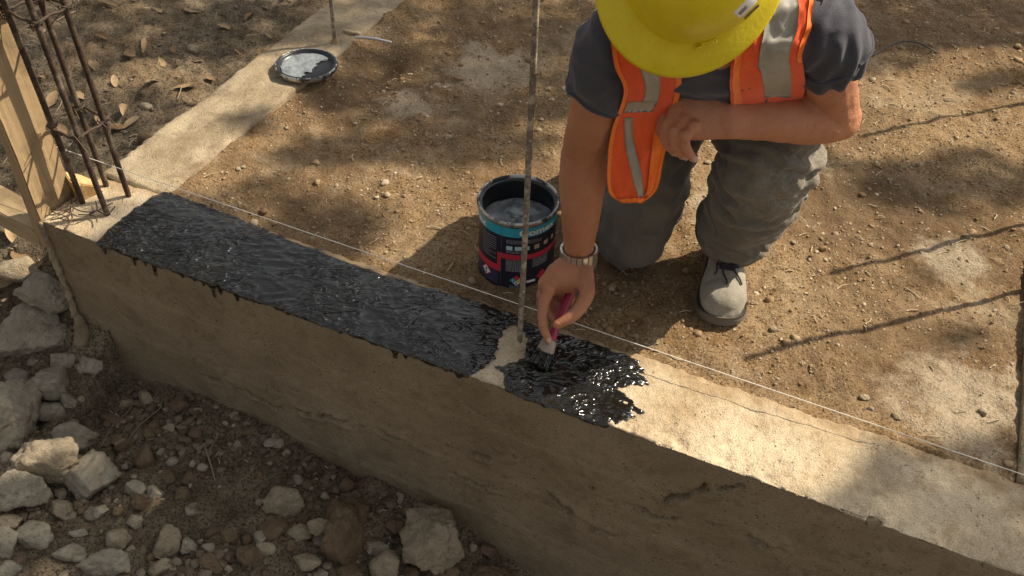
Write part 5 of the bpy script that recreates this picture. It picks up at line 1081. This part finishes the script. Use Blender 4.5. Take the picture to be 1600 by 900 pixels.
# ------------------------------------------------------------------ paint brush in the hand
brush = thing('paint_brush', BT, 'small paint brush with magenta handle held on the wet coat', 'brush')
w1 = np.cross(BD, FWD); w1 /= np.linalg.norm(w1); Lb = np.linalg.norm(HT - BT)
M_MAG = plain('magenta_plastic', (0.30, 0.012, 0.050), 0.4, 0, 0.1); M_FER = plain('ferrule', (0.30, 0.235, 0.18), 0.45, 0.4, 0.35)
mb = MB(); mb.add(*tube([BT + BD * s_ for s_ in (0.052, 0.065, 0.085, 0.11, 0.15, Lb + 0.004)], [(0.0125, 0.0075), (0.011, 0.0075), (0.008, 0.007), (0.0085, 0.007), (0.0095, 0.007), (0.008, 0.006)], 16, 40, w1, 0.6)); build('handle', mb, M_MAG, brush)
mb = MB(); mb.add(*tube([BT + BD * 0.030, BT + BD * 0.034, BT + BD * 0.052, BT + BD * 0.056], [(0.0175, 0.0082), (0.0178, 0.0085), (0.0155, 0.0085), (0.0135, 0.008)], 20, 12, w1, 0.15)); build('ferrule', mb, M_FER, brush)
mb = MB(); rb = random.Random(3)
for i in range(150):
    u, v = rb.uniform(-1, 1), rb.uniform(-1, 1); p = BT + BD * 0.032 + w1 * u * 0.0165 + np.cross(BD, w1) * v * 0.0065; e = BT + BD * rb.uniform(-0.006, 0.002) + w1 * u * 0.021 + np.cross(BD, w1) * v * 0.010 - A3(0.004, 0.004, 0); mb.add(*tube([p, (p + e) / 2 + A3(0, 0, 0.001), e], [0.0010, 0.0010, 0.0006], 4, 4, cap=0))
tag(build('bristles', mb, M_BIT, brush), kind='stuff')
# ------------------------------------------------------------------ the tree whose crown dapples the plot (right of the picture)
def g0(px, py, z=0.0):
    """where the sunbeam through a seen point crosses z = 0"""
    p = at(px, py, z); return (p - SUN * (p[2] / SUN[2]))[:2]
SHADE = [ (g0(420, 300), .10, .05, .6), (g0(880, 40), .25, .15, .8), (g0(560, 60), .25, .12, .7), (g0(1400, 20), .3, .12, .9), (g0(1250, 20), .3, .1, .7), (g0(1500, 290), .25, .07, 1), (g0(560, 130), .20, .08, .7), (g0(740, 240), .20, .06, .9), (g0(480, 335), .12, .05, .9), (g0(620, 215), .30, .10, 1), (g0(690, 165), .28, .12, .9), (g0(420, 375), .30, .07, 1), (g0(500, 395), .12, .06, 1), (g0(820, 120), .35, .22, .85), (g0(640, 40), .45, .20, .7), (g0(960, 30), .3, .2, .6),
          (g0(1440, 270), .22, .055, 1), (g0(1560, 300), .20, .075, 1), (g0(1320, 245), .10, .04, .9), (g0(1480, 40), .45, .13, 1), (g0(1370, 95), .15, .06, .8), (g0(1560, 130), .14, .05, 1), (g0(1450, 445), .10, .03, .45), (g0(1560, 520), .14, .05, .5),
          (g0(1480, 800), .30, .13, .85), (g0(1380, 760), .10, .05, .6), (g0(1560, 860), .2, .15, .9),
          (g0(120, 60, -.15), .50, .32, .5), (g0(330, 60, -.15), .30, .22, .6), (g0(120, 210, -.15), .30, .2, .35), (g0(380, 200), .06, .05, .5), (g0(330, 330), .12, .05, .6),
          (g0(330, 400, .03), .26, .09, .85), (g0(450, 450, .03), .20, .09, .9),
          (g0(40, 640, -.4), .22, .16, .85), (g0(60, 830, -.4), .22, .12, .9), (g0(200, 890, -.45), .2, .08, .9)]
HDIR = np.array([math.sin(SUN_AZ), math.cos(SUN_AZ)]); HPER = np.array([-HDIR[1], HDIR[0]])
def shade(x, y):
    P = np.stack([x, y], -1); d = np.zeros(np.shape(x))
    for c, a, b, k in SHADE:
        q = P - c; e = np.hypot((q @ HDIR) / a, (q @ HPER) / b) * 0.97; d = np.maximum(d, k * sstep(1.25, 0.75, e))
    out = sstep(0.1, 0.5, np.maximum(np.abs(x + 0.05) - 1.5, np.maximum(0.2 - y, y - 3.0)))
    gen = 0.9 * sstep(-0.15, 0.25, fbm(x * 1.6, y * 1.6, 3, 3)); return d * (1 - out) + gen * out
r = np.random.default_rng(77); n = 60000
hgt = r.uniform(3.6, 6.2, n); gxy = np.stack([r.uniform(-2.6, 3.2, n), r.uniform(-0.9, 4.4, n)], -1)
keep = r.random(n) < shade(gxy[:, 0], gxy[:, 1])**1.3 * 0.80
gxy, hgt = gxy[keep], hgt[keep]; pos = np.concatenate([gxy, np.zeros((len(gxy), 1))], 1) + SUN * (hgt / SUN[2])[:, None]
nl = len(pos); L = r.uniform(0.035, 0.07, nl); nrm = r.normal(size=(nl, 3)) + SUN * 1.2; nrm /= np.linalg.norm(nrm, axis=1)[:, None]; ax = np.cross(nrm, r.normal(size=(nl, 3))); ax /= np.linalg.norm(ax, axis=1)[:, None]; bx = np.cross(nrm, ax)
V = np.stack([pos - ax * L[:, None], pos + bx * (L * 0.42)[:, None] - ax * (L * 0.1)[:, None] + nrm * (L * .12)[:, None], pos + ax * L[:, None], pos - bx * (L * 0.42)[:, None] - ax * (L * 0.1)[:, None] + nrm * (L * .12)[:, None]], 1).reshape(-1, 3)
Fq = np.arange(nl * 4).reshape(-1, 4); cen = pos.mean(0); TB = np.array([cen[0] + 1.0, cen[1] + 0.6, -0.25])
def mat_leafgreen():
    k = NT('tree_leaf'); k.co = k.n('ShaderNodeNewGeometry').outputs['Random Per Island']; return k.set(k.ramp(k.co, [(0, (0.045, 0.075, 0.020)), (0.5, (0.07, 0.11, 0.03)), (1, (0.10, 0.13, 0.04))]), 0.6)
tree = thing('tree', TB, 'leafy shade tree standing right of the plot', 'tree')
mb = MB(); mb.add(V, Fq); tag(build('crown', mb, mat_leafgreen(), tree, False), kind='stuff')
M_BARK = plain('bark', (0.15, 0.11, 0.075), 0.9, 0, 0.4, 25, 0.006)
fork = np.array([cen[0] + 0.7, cen[1] + 0.35, 2.9]); mb = MB(); mb.add(*tube([TB, TB + (fork - TB) * 0.5 + A3(0.08, -0.05, 0), fork], [0.24, 0.18, 0.14], 18, 24)); build('trunk', mb, M_BARK, tree)
cl = pos[r.choice(nl, 40, replace=False)]; ends = []
for p in cl:
    if all(np.linalg.norm(p - q) > 0.9 for q in ends): ends.append(p)
def shade_of(P): q = P - SUN * (P[:, 2:3] / SUN[2]); return shade(q[:, 0], q[:, 1])
nlim = 0
for p in ends:
    m_ = (fork + p) / 2 + A3(0, 0, 0.35); path = catmull([fork - A3(0, 0, 0.1), m_, p], 24)
    if nlim >= 12 or shade_of(path).mean() < 0.45: continue
    mb = MB(); mb.add(*tube([fork - A3(0, 0, 0.1), m_, p], [0.06, 0.028, 0.008], 9, 18)); build('limb', mb, M_BARK, tree); nlim += 1
